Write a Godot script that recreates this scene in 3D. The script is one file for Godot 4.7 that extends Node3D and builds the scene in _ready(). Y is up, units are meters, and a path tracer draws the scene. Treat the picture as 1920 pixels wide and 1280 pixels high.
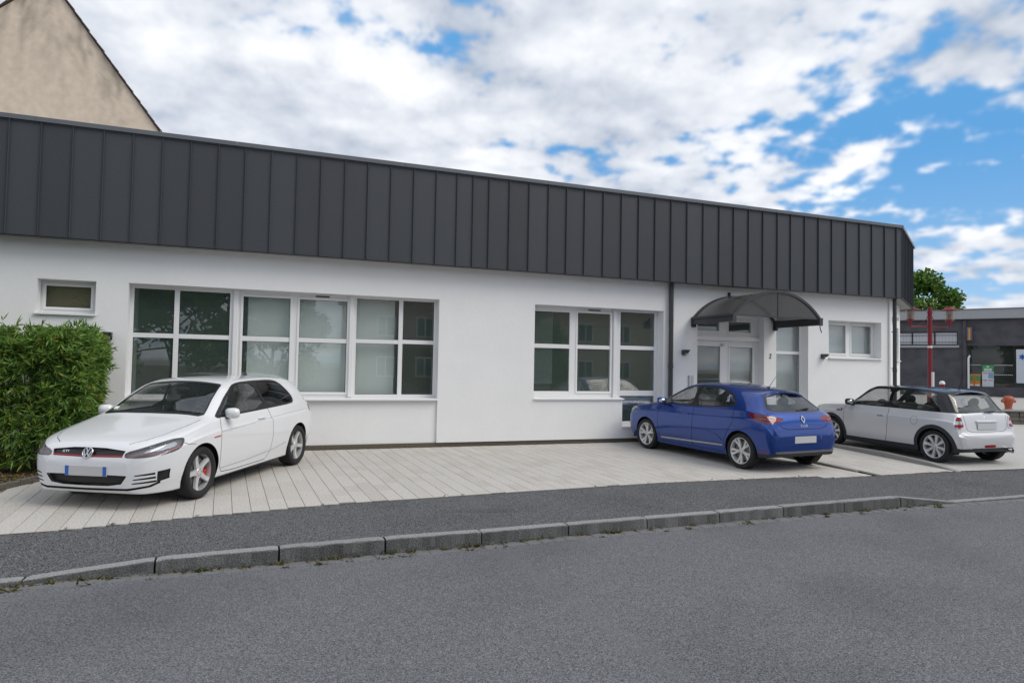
extends Node3D

# ---------------------------------------------------------------- mesh builder
class MB:
	var v := PackedVector3Array()
	var n := PackedVector3Array()
	var c := PackedColorArray()
	var col := Color(1, 1, 1)
	var use_col := false
	func vert(p: Vector3, q: Vector3) -> void:
		v.append(p)
		n.append(q)
		if use_col:
			c.append(col)
	# a, b, c counter-clockwise seen from outside
	func tri(a: Vector3, b: Vector3, d: Vector3) -> void:
		var q := (b - a).cross(d - a)
		if q.length_squared() < 1e-16:
			return
		q = q.normalized()
		vert(a, q); vert(d, q); vert(b, q)
	func trin(a: Vector3, b: Vector3, d: Vector3, na: Vector3, nb: Vector3, nd: Vector3) -> void:
		vert(a, na); vert(d, nd); vert(b, nb)
	func quad(a: Vector3, b: Vector3, d: Vector3, e: Vector3) -> void:
		tri(a, b, d)
		tri(a, d, e)
	func quadn(a: Vector3, b: Vector3, d: Vector3, e: Vector3, na: Vector3, nb: Vector3, nd: Vector3, ne: Vector3) -> void:
		trin(a, b, d, na, nb, nd)
		trin(a, d, e, na, nd, ne)
	func box(lo: Vector3, hi: Vector3) -> void:
		obox(Transform3D(Basis(), (lo + hi) * 0.5), (hi - lo) * 0.5)
	func obox(t: Transform3D, h: Vector3) -> void:
		var p: Array[Vector3] = []
		for i in 8:
			p.append(t * Vector3(h.x if i & 1 else -h.x, h.y if i & 2 else -h.y, h.z if i & 4 else -h.z))
		quad(p[4], p[5], p[7], p[6]); quad(p[1], p[0], p[2], p[3])
		quad(p[5], p[1], p[3], p[7]); quad(p[0], p[4], p[6], p[2])
		quad(p[6], p[7], p[3], p[2]); quad(p[0], p[1], p[5], p[4])
	# box with all twelve edges chamfered by r
	func cbox(lo: Vector3, hi: Vector3, r: float) -> void:
		ocbox(Transform3D(Basis(), (lo + hi) * 0.5), (hi - lo) * 0.5, r)
	func ocbox(t: Transform3D, h: Vector3, r: float) -> void:
		var k := Vector3(h.x - r, h.y - r, h.z - r)
		for s in [-1.0, 1.0]:
			var f: Array = [[Vector3(s * h.x, -k.y, -k.z), Vector3(s * h.x, k.y, -k.z), Vector3(s * h.x, k.y, k.z), Vector3(s * h.x, -k.y, k.z)],
				[Vector3(-k.x, s * h.y, -k.z), Vector3(-k.x, s * h.y, k.z), Vector3(k.x, s * h.y, k.z), Vector3(k.x, s * h.y, -k.z)],
				[Vector3(-k.x, -k.y, s * h.z), Vector3(k.x, -k.y, s * h.z), Vector3(k.x, k.y, s * h.z), Vector3(-k.x, k.y, s * h.z)]]
			for q in f:
				face(t, q)
			for s2 in [-1.0, 1.0]:
				face(t, [Vector3(s * h.x, s2 * k.y, -k.z), Vector3(s * k.x, s2 * h.y, -k.z), Vector3(s * k.x, s2 * h.y, k.z), Vector3(s * h.x, s2 * k.y, k.z)])
				face(t, [Vector3(s * h.x, -k.y, s2 * k.z), Vector3(s * k.x, -k.y, s2 * h.z), Vector3(s * k.x, k.y, s2 * h.z), Vector3(s * h.x, k.y, s2 * k.z)])
				face(t, [Vector3(-k.x, s * h.y, s2 * k.z), Vector3(-k.x, s * k.y, s2 * h.z), Vector3(k.x, s * k.y, s2 * h.z), Vector3(k.x, s * h.y, s2 * k.z)])
				for s3 in [-1.0, 1.0]:
					face(t, [Vector3(s * h.x, s2 * k.y, s3 * k.z), Vector3(s * k.x, s2 * h.y, s3 * k.z), Vector3(s * k.x, s2 * k.y, s3 * h.z)])
	# a convex face of a shape round t's origin, turned outwards
	func face(t: Transform3D, q: Array) -> void:
		var m := Vector3.ZERO
		for p in q:
			m += p
		var w: Vector3 = (q[1] - q[0]).cross(q[2] - q[0])
		var p: Array = q
		if w.dot(m) < 0.0:
			p = q.duplicate()
			p.reverse()
		for i in range(1, p.size() - 1):
			tri(t * p[0], t * p[i], t * p[i + 1])
	# flat polygon (in x, y) pushed along z of t from 0 to depth
	func prism(t: Transform3D, poly: PackedVector2Array, depth: float) -> void:
		var p := poly
		if Geometry2D.is_polygon_clockwise(p):
			p = p.duplicate()
			p.reverse()
		var ix := Geometry2D.triangulate_polygon(p)
		for i in range(0, ix.size(), 3):
			var a := p[ix[i]]
			var b := p[ix[i + 1]]
			var d := p[ix[i + 2]]
			if (b - a).cross(d - a) < 0.0:
				var e := b
				b = d
				d = e
			tri(t * Vector3(a.x, a.y, depth), t * Vector3(b.x, b.y, depth), t * Vector3(d.x, d.y, depth))
			tri(t * Vector3(a.x, a.y, 0), t * Vector3(d.x, d.y, 0), t * Vector3(b.x, b.y, 0))
		for i in p.size():
			var a := p[i]
			var b := p[(i + 1) % p.size()]
			quad(t * Vector3(a.x, a.y, 0), t * Vector3(b.x, b.y, 0), t * Vector3(b.x, b.y, depth), t * Vector3(a.x, a.y, depth))
	# ring profile (radius, height) turned round y of t, smooth
	func lathe(t: Transform3D, prof: Array, seg := 24, from := 0.0, to := TAU) -> void:
		var m := prof.size()
		var nn: Array[Vector2] = []
		for i in m:
			var a: Vector2 = prof[maxi(i - 1, 0)]
			var b: Vector2 = prof[mini(i + 1, m - 1)]
			var d := (b - a).normalized()
			nn.append(Vector2(d.y, -d.x))
		for s in seg:
			var a0 := from + (to - from) * s / seg
			var a1 := from + (to - from) * (s + 1) / seg
			var d0 := Vector3(cos(a0), 0, -sin(a0))
			var d1 := Vector3(cos(a1), 0, -sin(a1))
			for i in m - 1:
				var p: Vector2 = prof[i]
				var q: Vector2 = prof[i + 1]
				var up := Vector3.UP
				quadn(t * (d0 * p.x + up * p.y), t * (d1 * p.x + up * p.y), t * (d1 * q.x + up * q.y), t * (d0 * q.x + up * q.y),
					t.basis * (d0 * nn[i].x + up * nn[i].y), t.basis * (d1 * nn[i].x + up * nn[i].y), t.basis * (d1 * nn[i + 1].x + up * nn[i + 1].y), t.basis * (d0 * nn[i + 1].x + up * nn[i + 1].y))
	func tube(path: Array, r: float, seg := 8, r2 := -1.0) -> void:
		var m := path.size()
		var ring: Array = []
		var side := Vector3.ZERO
		for i in m:
			var a: Vector3 = path[maxi(i - 1, 0)]
			var b: Vector3 = path[mini(i + 1, m - 1)]
			var d := (b - a).normalized()
			if side == Vector3.ZERO:
				side = d.cross(Vector3.UP if absf(d.y) < 0.9 else Vector3.RIGHT).normalized()
			side = (side - d * side.dot(d)).normalized()
			var up := side.cross(d)
			var rr := r if r2 < 0.0 else lerpf(r, r2, float(i) / maxf(1.0, m - 1.0))
			var rg: Array = []
			for s in seg:
				var an := TAU * s / seg
				var q := side * cos(an) + up * sin(an)
				rg.append([path[i] + q * rr, q])
			ring.append(rg)
		for i in m - 1:
			for s in seg:
				var s2 := (s + 1) % seg
				var a = ring[i][s]
				var b = ring[i][s2]
				var d = ring[i + 1][s2]
				var e = ring[i + 1][s]
				quadn(a[0], e[0], d[0], b[0], a[1], e[1], d[1], b[1])
		for e in [0, m - 1]:
			for s in range(1, seg - 1):
				var a: Vector3 = ring[e][0][0]
				var b: Vector3 = ring[e][s][0]
				var d: Vector3 = ring[e][s + 1][0]
				if e == 0:
					tri(a, b, d)
				else:
					tri(a, d, b)
	# ellipsoid
	func ball(t: Transform3D, r: Vector3, seg := 12, rings := 8) -> void:
		for i in rings:
			var b0 := -PI / 2 + PI * i / rings
			var b1 := -PI / 2 + PI * (i + 1) / rings
			for s in seg:
				var a0 := TAU * s / seg
				var a1 := TAU * (s + 1) / seg
				var q := [Vector3(cos(a0) * cos(b0), sin(b0), -sin(a0) * cos(b0)), Vector3(cos(a1) * cos(b0), sin(b0), -sin(a1) * cos(b0)), Vector3(cos(a1) * cos(b1), sin(b1), -sin(a1) * cos(b1)), Vector3(cos(a0) * cos(b1), sin(b1), -sin(a0) * cos(b1))]
				var k: Array = []
				for p in q:
					k.append((t.basis * (p / r)).normalized())
				quadn(t * (q[0] * r), t * (q[1] * r), t * (q[2] * r), t * (q[3] * r), k[0], k[1], k[2], k[3])
	func mesh(m: Material) -> ArrayMesh:
		var am := ArrayMesh.new()
		if v.is_empty():
			return am
		var a: Array = []
		a.resize(Mesh.ARRAY_MAX)
		a[Mesh.ARRAY_VERTEX] = v
		a[Mesh.ARRAY_NORMAL] = n
		if use_col:
			a[Mesh.ARRAY_COLOR] = c
		am.add_surface_from_arrays(Mesh.PRIMITIVE_TRIANGLES, a)
		am.surface_set_material(0, m)
		return am

# ---------------------------------------------------------------- objects
func put(called: String, st: MB, m: Material, parent: Node) -> MeshInstance3D:
	var o := MeshInstance3D.new()
	o.name = called
	o.mesh = st.mesh(m)
	parent.add_child(o, true)
	return o

func put_mesh(called: String, me: Mesh, parent: Node, at := Transform3D()) -> MeshInstance3D:
	var o := MeshInstance3D.new()
	o.name = called
	o.mesh = me
	o.transform = at
	parent.add_child(o, true)
	return o

func node(called: String, parent: Node, at := Vector3.ZERO, turn := 0.0) -> Node3D:
	var o := Node3D.new()
	o.name = called
	parent.add_child(o, true)
	o.position = at
	o.rotation.y = turn
	return o

func tag(o: Node, label: String, category := "", group := "") -> Node:
	o.set_meta("label", label)
	if category:
		o.set_meta("category", category)
	if group:
		o.set_meta("group", group)
	return o

func kind(o: Node, k: String) -> Node:
	o.set_meta("kind", k)
	return o

# ---------------------------------------------------------------- materials
func lin(r: float, g: float, b: float) -> Color:
	return Color(r, g, b).linear_to_srgb()

func mat(called: String, c: Color, rough := 0.7, metal := 0.0, spec := 0.5) -> StandardMaterial3D:
	var m := StandardMaterial3D.new()
	m.resource_name = called
	m.albedo_color = c
	m.roughness = rough
	m.metallic = metal
	m.metallic_specular = spec
	return m

func glass(called: String, a := 0.08, c := Color(0.75, 0.8, 0.78)) -> StandardMaterial3D:
	var m := mat(called, Color(c.r, c.g, c.b, a), 0.0)
	m.transparency = BaseMaterial3D.TRANSPARENCY_ALPHA
	return m

func noise_img(size: int, seed_: int, freq: float, oct := 4, type := FastNoiseLite.TYPE_SIMPLEX_SMOOTH) -> Image:
	var f := FastNoiseLite.new()
	f.seed = seed_
	f.noise_type = type
	f.frequency = freq
	f.fractal_octaves = oct
	if type == FastNoiseLite.TYPE_CELLULAR:
		f.cellular_return_type = FastNoiseLite.RETURN_CELL_VALUE
		f.fractal_type = FastNoiseLite.FRACTAL_NONE
	return f.get_seamless_image(size, size, false, false, 0.1, true)

func tone(im: Image, bright: float, contrast: float) -> Image:
	# grey values spread evenly about BRIGHT (linear), CONTRAST wide
	var g := im.duplicate() as Image
	g.convert(Image.FORMAT_L8)
	var d := g.get_data()
	var lut := PackedByteArray()
	for i in 256:
		lut.append(int(255.0 * pow(clampf(bright + contrast * (i / 255.0 - 0.5), 0.0, 1.0), 1.0 / 2.2)))
	for i in d.size():
		d[i] = lut[d[i]]
	return Image.create_from_data(g.get_width(), g.get_height(), false, Image.FORMAT_L8, d)

func tex(im: Image) -> ImageTexture:
	return ImageTexture.create_from_image(im)

func triplanar(m: StandardMaterial3D, metres: float) -> StandardMaterial3D:
	m.uv1_triplanar = true
	m.uv1_world_triplanar = true
	m.uv1_scale = Vector3.ONE / metres
	return m

func bumps(m: StandardMaterial3D, im: Image, strength: float) -> void:
	m.heightmap_enabled = true
	m.heightmap_texture = tex(im)
	m.heightmap_scale = strength

func pl(table: Array, x: float) -> float:
	if x <= table[0][0]:
		return table[0][1]
	for i in range(1, table.size()):
		if x <= table[i][0]:
			var a = table[i - 1]
			var b = table[i]
			return lerpf(a[1], b[1], (x - a[0]) / (b[0] - a[0]))
	return table[-1][1]

var M := {}
var rng := RandomNumberGenerator.new()

func _ready() -> void:
	rng.seed = 7
	set_view()
	make_materials()
	build_ground()
	build_building()
	build_surroundings()
	build_plants()
	build_cars()

# ---------------------------------------------------------------- camera, sky, sun
func set_view() -> void:
	var cam := Camera3D.new()
	cam.name = "camera"
	var yaw := deg_to_rad(21.1)
	var pitch := atan(46.0 / 1280.0)
	var roll := 0.0183
	var fwd := Vector3(sin(yaw), 0, -cos(yaw))
	var right := Vector3(cos(yaw), 0, sin(yaw))
	var f2 := fwd * cos(pitch) + Vector3.UP * sin(pitch)
	var u2 := Vector3.UP * cos(pitch) - fwd * sin(pitch)
	var r3 := right * cos(roll) + u2 * sin(roll)
	var u3 := u2 * cos(roll) - right * sin(roll)
	cam.transform = Transform3D(Basis(r3, u3, -f2), Vector3(0, 1.63, 13.2))
	cam.fov = rad_to_deg(2.0 * atan(0.5))
	cam.near = 0.1
	cam.far = 600.0
	add_child(cam)
	cam.current = true
	var sun := DirectionalLight3D.new()
	sun.name = "sun"
	sun.light_energy = 0.5
	sun.light_angular_distance = 35.0
	sun.light_color = Color(1.0, 0.97, 0.92)
	sun.shadow_enabled = true
	add_child(sun)
	sun.look_at_from_position(Vector3(0.60, 0.90, 0.55), Vector3.ZERO)
	var e := Environment.new()
	e.background_mode = Environment.BG_SKY
	e.tonemap_mode = Environment.TONE_MAPPER_LINEAR
	e.tonemap_exposure = 1.15
	e.sdfgi_enabled = true
	e.ssao_enabled = true
	e.ssil_enabled = true
	var sky := Sky.new()
	var sm := PanoramaSkyMaterial.new()
	sm.panorama = tex(sky_image())
	sm.energy_multiplier = 1.0
	sky.sky_material = sm
	e.sky = sky
	e.background_energy_multiplier = 1.0
	var w := WorldEnvironment.new()
	w.name = "world"
	w.environment = e
	add_child(w)

func sky_image() -> Image:
	var wd := 2048
	var ht := 1024
	var big := FastNoiseLite.new()
	big.seed = 18
	big.frequency = 0.5
	big.fractal_octaves = 6
	big.fractal_gain = 0.52
	big.domain_warp_enabled = true
	big.domain_warp_amplitude = 0.5
	big.domain_warp_frequency = 0.6
	var wide := FastNoiseLite.new()
	wide.seed = 5
	wide.frequency = 0.2
	wide.fractal_octaves = 3
	var lumps := FastNoiseLite.new()
	lumps.seed = 21
	lumps.frequency = 2.7
	lumps.fractal_octaves = 5
	lumps.fractal_gain = 0.55
	var data := PackedByteArray()
	data.resize(wd * ht * 3)
	for y in ht:
		var el := PI * (0.5 - (y + 0.5) / ht)
		var sy := sin(el)
		var cy := cos(el)
		var k := 1.0 / (maxf(sy, 0.0) + 0.16)
		var haze := clampf(1.0 - sy / 0.30, 0.0, 1.0)
		var blue := Color(0.115, 0.345, 0.67).lerp(Color(0.48, 0.69, 0.88), pow(haze, 1.6))
		for x in wd:
			var r := 0.8
			var g := 0.82
			var b := 0.85
			if sy < -0.01:
				r = 0.30; g = 0.30; b = 0.30
			else:
				var az := wrapf((x + 0.5) / wd * TAU, -PI, PI)
				var dx := sin(az) * cy
				var dz := -cos(az) * cy
				var px := dx * k
				var pz := dz * k
				var body := big.get_noise_2d(px * 1.5, pz * 1.5)
				var dens := body * 0.85 + wide.get_noise_2d(px, pz) * 0.55 + 0.50
				var da := (az - 0.87) / 0.40
				var de := (el - 0.235) / 0.14
				dens -= 0.66 * exp(-da * da - de * de)
				var lump := lumps.get_noise_2d(px * 2.1 + 40.0, pz * 2.1)
				dens += lump * 0.52
				var cover := smoothstep(-0.08, 0.24, dens)
				# lit from the sun's side, greyer where the cloud is thick
				var toward := big.get_noise_2d(px * 1.5 + 0.20, pz * 1.5 + 0.18)
				var relief := body - toward
				var thick := smoothstep(0.25, 1.25, dens)
				var soft := lumps.get_noise_2d(px * 0.8 - 17.0, pz * 0.8 + 9.0)
				var lit := clampf(0.52 + 0.95 * relief + 0.42 * soft + 0.42 * lump - 0.22 * thick, 0.0, 1.0)
				var cr := lerpf(0.42, 0.95, lit)
				var cg := lerpf(0.48, 0.96, lit)
				var cb := lerpf(0.58, 0.99, lit)
				r = lerpf(blue.r, cr, cover)
				g = lerpf(blue.g, cg, cover)
				b = lerpf(blue.b, cb, cover)
			var o := (y * wd + x) * 3
			data[o] = int(255.0 * pow(clampf(r, 0, 1), 0.4545))
			data[o + 1] = int(255.0 * pow(clampf(g, 0, 1), 0.4545))
			data[o + 2] = int(255.0 * pow(clampf(b, 0, 1), 0.4545))
	return Image.create_from_data(wd, ht, false, Image.FORMAT_RGB8, data)

func make_materials() -> void:
	var grain := noise_img(2048, 3, 0.34, 1, FastNoiseLite.TYPE_CELLULAR)
	var fine := noise_img(512, 4, 0.05, 5)
	var cloudy := noise_img(512, 8, 0.008, 5)
	var m := triplanar(mat("road asphalt", lin(0.24, 0.246, 0.266), 0.92, 0, 0.3), 4.4)
	m.albedo_texture = tex(tone(grain, 0.62, 0.75))
	m.vertex_color_use_as_albedo = true
	bumps(m, grain, 0.3)
	M.road = m
	m = triplanar(mat("pavement asphalt", lin(0.235, 0.238, 0.25), 0.93, 0, 0.3), 4.9)
	m.albedo_texture = tex(tone(grain, 0.52, 0.96))
	m.vertex_color_use_as_albedo = true
	bumps(m, grain, 0.5)
	M.pavement = m
	M.paver = []
	for k in 5:
		var s: float = [1.0, 0.93, 1.05, 0.97, 1.02][k]
		m = triplanar(mat("concrete paver", lin(0.62 * s, 0.59 * s, 0.555 * s), 0.85, 0, 0.35), 0.9)
		m.albedo_texture = tex(tone(fine, 0.825, 0.35))
		bumps(m, fine, 0.06)
		M.paver.append(m)
	M.joint = mat("sand joint", lin(0.16, 0.14, 0.115), 0.95)
	m = triplanar(mat("light concrete", lin(0.56, 0.55, 0.53), 0.85, 0, 0.35), 1.4)
	m.albedo_texture = tex(tone(fine, 0.850, 0.30))
	m.vertex_color_use_as_albedo = true
	M.concrete = m
	m = triplanar(mat("kerb stone", lin(0.44, 0.445, 0.45), 0.88, 0, 0.35), 0.55)
	m.albedo_texture = tex(tone(fine, 0.650, 0.70))
	bumps(m, fine, 0.5)
	m.vertex_color_use_as_albedo = true
	M.kerb = m
	m = triplanar(mat("gutter sett", lin(0.24, 0.24, 0.25), 0.8, 0, 0.4), 0.35)
	m.albedo_texture = tex(tone(fine, 0.700, 0.60))
	bumps(m, fine, 0.4)
	M.sett = m
	m = triplanar(mat("white render", lin(0.83, 0.83, 0.83), 0.9, 0, 0.3), 3.7)
	m.albedo_texture = tex(tone(cloudy, 0.980, 0.035))
	bumps(m, fine, 0.15)
	M.render = m
	m = triplanar(mat("bare plinth", lin(0.20, 0.175, 0.13), 0.95), 0.7)
	m.albedo_texture = tex(tone(fine, 0.600, 0.80))
	M.plinth = m
	M.panel = []
	for k in 4:
		var s: float = [1.0, 0.9, 1.08, 0.96][k]
		m = triplanar(mat("anthracite zinc", lin(0.053 * s, 0.059 * s, 0.070 * s), 0.55, 0.0, 0.5), 0.8)
		m.albedo_texture = tex(tone(fine, 0.825, 0.35))
		m.uv1_offset = Vector3(k * 0.37, k * 0.21, 0)
		M.panel.append(m)
	M.cap = mat("coping metal", lin(0.13, 0.14, 0.155), 0.45, 0.2)
	M.dark_metal = mat("anthracite paint", lin(0.045, 0.048, 0.053), 0.45)
	M.soffit = mat("soffit board", lin(0.30, 0.30, 0.29), 0.8)
	M.pvc = mat("white frame", lin(0.80, 0.80, 0.80), 0.35)
	M.gasket = mat("rubber gasket", lin(0.02, 0.02, 0.02), 0.7)
	M.pane = glass("window glass", 0.04, Color(0.6, 0.7, 0.66))
	M.film = mat("frosted film", lin(0.66, 0.73, 0.71), 0.75)
	M.film_pale = mat("pale blind", lin(0.50, 0.54, 0.55), 0.8)
	M.brown_blind = mat("brown blind", lin(0.19, 0.125, 0.055), 0.8)
	M.room = mat("room wall", lin(0.42, 0.43, 0.42), 0.9)
	M.shop_inner = mat("shop inner wall", lin(0.35, 0.34, 0.33), 0.9)
	M.black = mat("black plastic", lin(0.015, 0.015, 0.016), 0.5)
	M.steel = mat("brushed steel", lin(0.5, 0.5, 0.5), 0.35, 0.9)
	M.tint = mat("smoked sheet", Color(0.25, 0.24, 0.23, 0.80), 0.22)
	M.tint.transparency = BaseMaterial3D.TRANSPARENCY_ALPHA
	m = triplanar(mat("garden soil", lin(0.11, 0.085, 0.055), 0.95), 0.6)
	m.albedo_texture = tex(tone(fine, 0.550, 1.00))
	bumps(m, fine, 1.5)
	M.soil = m
	m = triplanar(mat("ochre render", lin(0.80, 0.67, 0.54), 0.92), 7.0)
	m.albedo_texture = tex(tone(fine, 0.90, 0.18))
	m.vertex_color_use_as_albedo = true
	M.ochre = m
	M.roof_tile = triplanar(mat("clay tile", lin(0.24, 0.11, 0.06), 0.85), 1.0)
	M.roof_tile.albedo_texture = tex(tone(fine, 0.650, 0.70))
	m = triplanar(mat("grey shop render", lin(0.12, 0.117, 0.135), 0.9), 3.0)
	m.albedo_texture = tex(tone(cloudy, 0.750, 0.50))
	M.shop = m
	M.shop_band = mat("pale metal band", lin(0.36, 0.37, 0.39), 0.5, 0.1)
	M.white = mat("white paint", lin(0.75, 0.75, 0.76), 0.5)
	M.red = mat("dark red paint", lin(0.20, 0.012, 0.018), 0.4)
	M.hydrant = mat("hydrant red", lin(0.42, 0.10, 0.05), 0.55)
	m = triplanar(mat("rough stone", lin(0.24, 0.22, 0.19), 0.95), 0.8)
	m.albedo_texture = tex(tone(fine, 0.550, 1.00))
	M.stone = m
	M.blue = mat("sign blue", lin(0.03, 0.13, 0.48), 0.4)
	M.green = mat("poster green", lin(0.05, 0.30, 0.10), 0.5)
	M.orange = mat("poster orange", lin(0.62, 0.22, 0.03), 0.5)
	M.poster = mat("poster white", lin(0.60, 0.66, 0.72), 0.5)
	M.amber = mat("amber strip", lin(0.65, 0.27, 0.06), 0.4)
	M.lamp_glass = mat("lantern glass", Color(0.55, 0.45, 0.33, 0.45), 0.1)
	M.lamp_glass.transparency = BaseMaterial3D.TRANSPARENCY_ALPHA
	m = mat("leaf", Color(1, 1, 1), 0.5, 0, 0.4)
	m.vertex_color_use_as_albedo = true
	m.backlight_enabled = true
	m.backlight = Color(0.62, 0.68, 0.36)
	M.leaf = m
	m = triplanar(mat("bark", lin(0.10, 0.075, 0.05), 0.95), 0.5)
	m.albedo_texture = tex(tone(fine, 0.550, 0.90))
	M.bark = m
	m = triplanar(mat("edging concrete", lin(0.40, 0.39, 0.37), 0.88, 0, 0.35), 0.7)
	m.albedo_texture = tex(tone(fine, 0.750, 0.50))
	M.edging = m
	M.concrete_plain = mat("step concrete", lin(0.42, 0.41, 0.39), 0.85)
	M.steel_matt = mat("matt steel", lin(0.42, 0.42, 0.43), 0.5, 0.3)
	M.floor = mat("office floor", lin(0.12, 0.12, 0.12), 0.7)
	M.obscured = mat("obscured glass", lin(0.62, 0.63, 0.68), 0.4)
	M.sky_print = mat("pale blue print", lin(0.25, 0.34, 0.5), 0.5)
	M.pink = mat("rose render", lin(0.42, 0.30, 0.27), 0.9)
	M.ochre_plain = mat("plain ochre render", lin(0.5, 0.42, 0.3), 0.9)
	M.dark_pane = mat("far pane", lin(0.03, 0.04, 0.05), 0.05)
	M.pavement_plain = mat("far pavement", lin(0.2, 0.2, 0.2), 0.9)
	M.culm = mat("bamboo culm", lin(0.16, 0.15, 0.05), 0.6)
	M.verge = triplanar(mat("weathered verge tile", lin(0.22, 0.16, 0.12), 0.9), 0.8)
	M.verge.albedo_texture = tex(tone(fine, 0.6, 0.8))

# ---------------------------------------------------------------- ground
const EDGE := [[-30.0, 5.3], [-3.4, 5.2], [-2.2, 5.12], [-1.76, 5.10], [-0.6, 4.86], [1.12, 4.58], [3.26, 4.45], [5.9, 4.33], [8.3, 4.42], [8.75, 4.46], [8.95, 4.64], [11.75, 4.66], [13.45, 4.78], [20.0, 5.0], [60.0, 6.0]]
const KERB_TOP := [[-30.0, -0.26], [-2.7, -0.225], [-1.69, -0.208], [-0.71, -0.125], [0.32, -0.104], [1.31, -0.093], [2.31, -0.09], [8.275, -0.043], [9.325, -0.165], [11.0, -0.165], [60.0, -0.1]]
const ROAD_Y := [[-30.0, -0.40], [-1.8, -0.247], [0.3, -0.245], [2.3, -0.228], [3.3, -0.206], [5.3, -0.193], [8.3, -0.180], [10.8, -0.193], [14.0, -0.19], [60.0, -0.1]]

func park_y(x: float, z: float) -> float:
	if x < 9.9:
		return -0.02 * z
	if x < 11.82:
		return minf(0.095 - 0.04 * z, 0.095)
	return 0.045 - 0.026 * z if z < 4.1 else lerpf(-0.0616, -0.095, clampf((z - 4.1) / 0.6, 0, 1))

func road_y(x: float, z: float) -> float:
	return pl(ROAD_Y, x) + 0.014 * minf(z - 6.45, 7.0) - 0.014 * maxf(z - 13.45, 0.0)

func mottle(f: FastNoiseLite, x: float, z: float, amp: float) -> Color:
	var k := 1.0 + amp * f.get_noise_2d(x, z)
	return Color(k, k, k)

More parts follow.
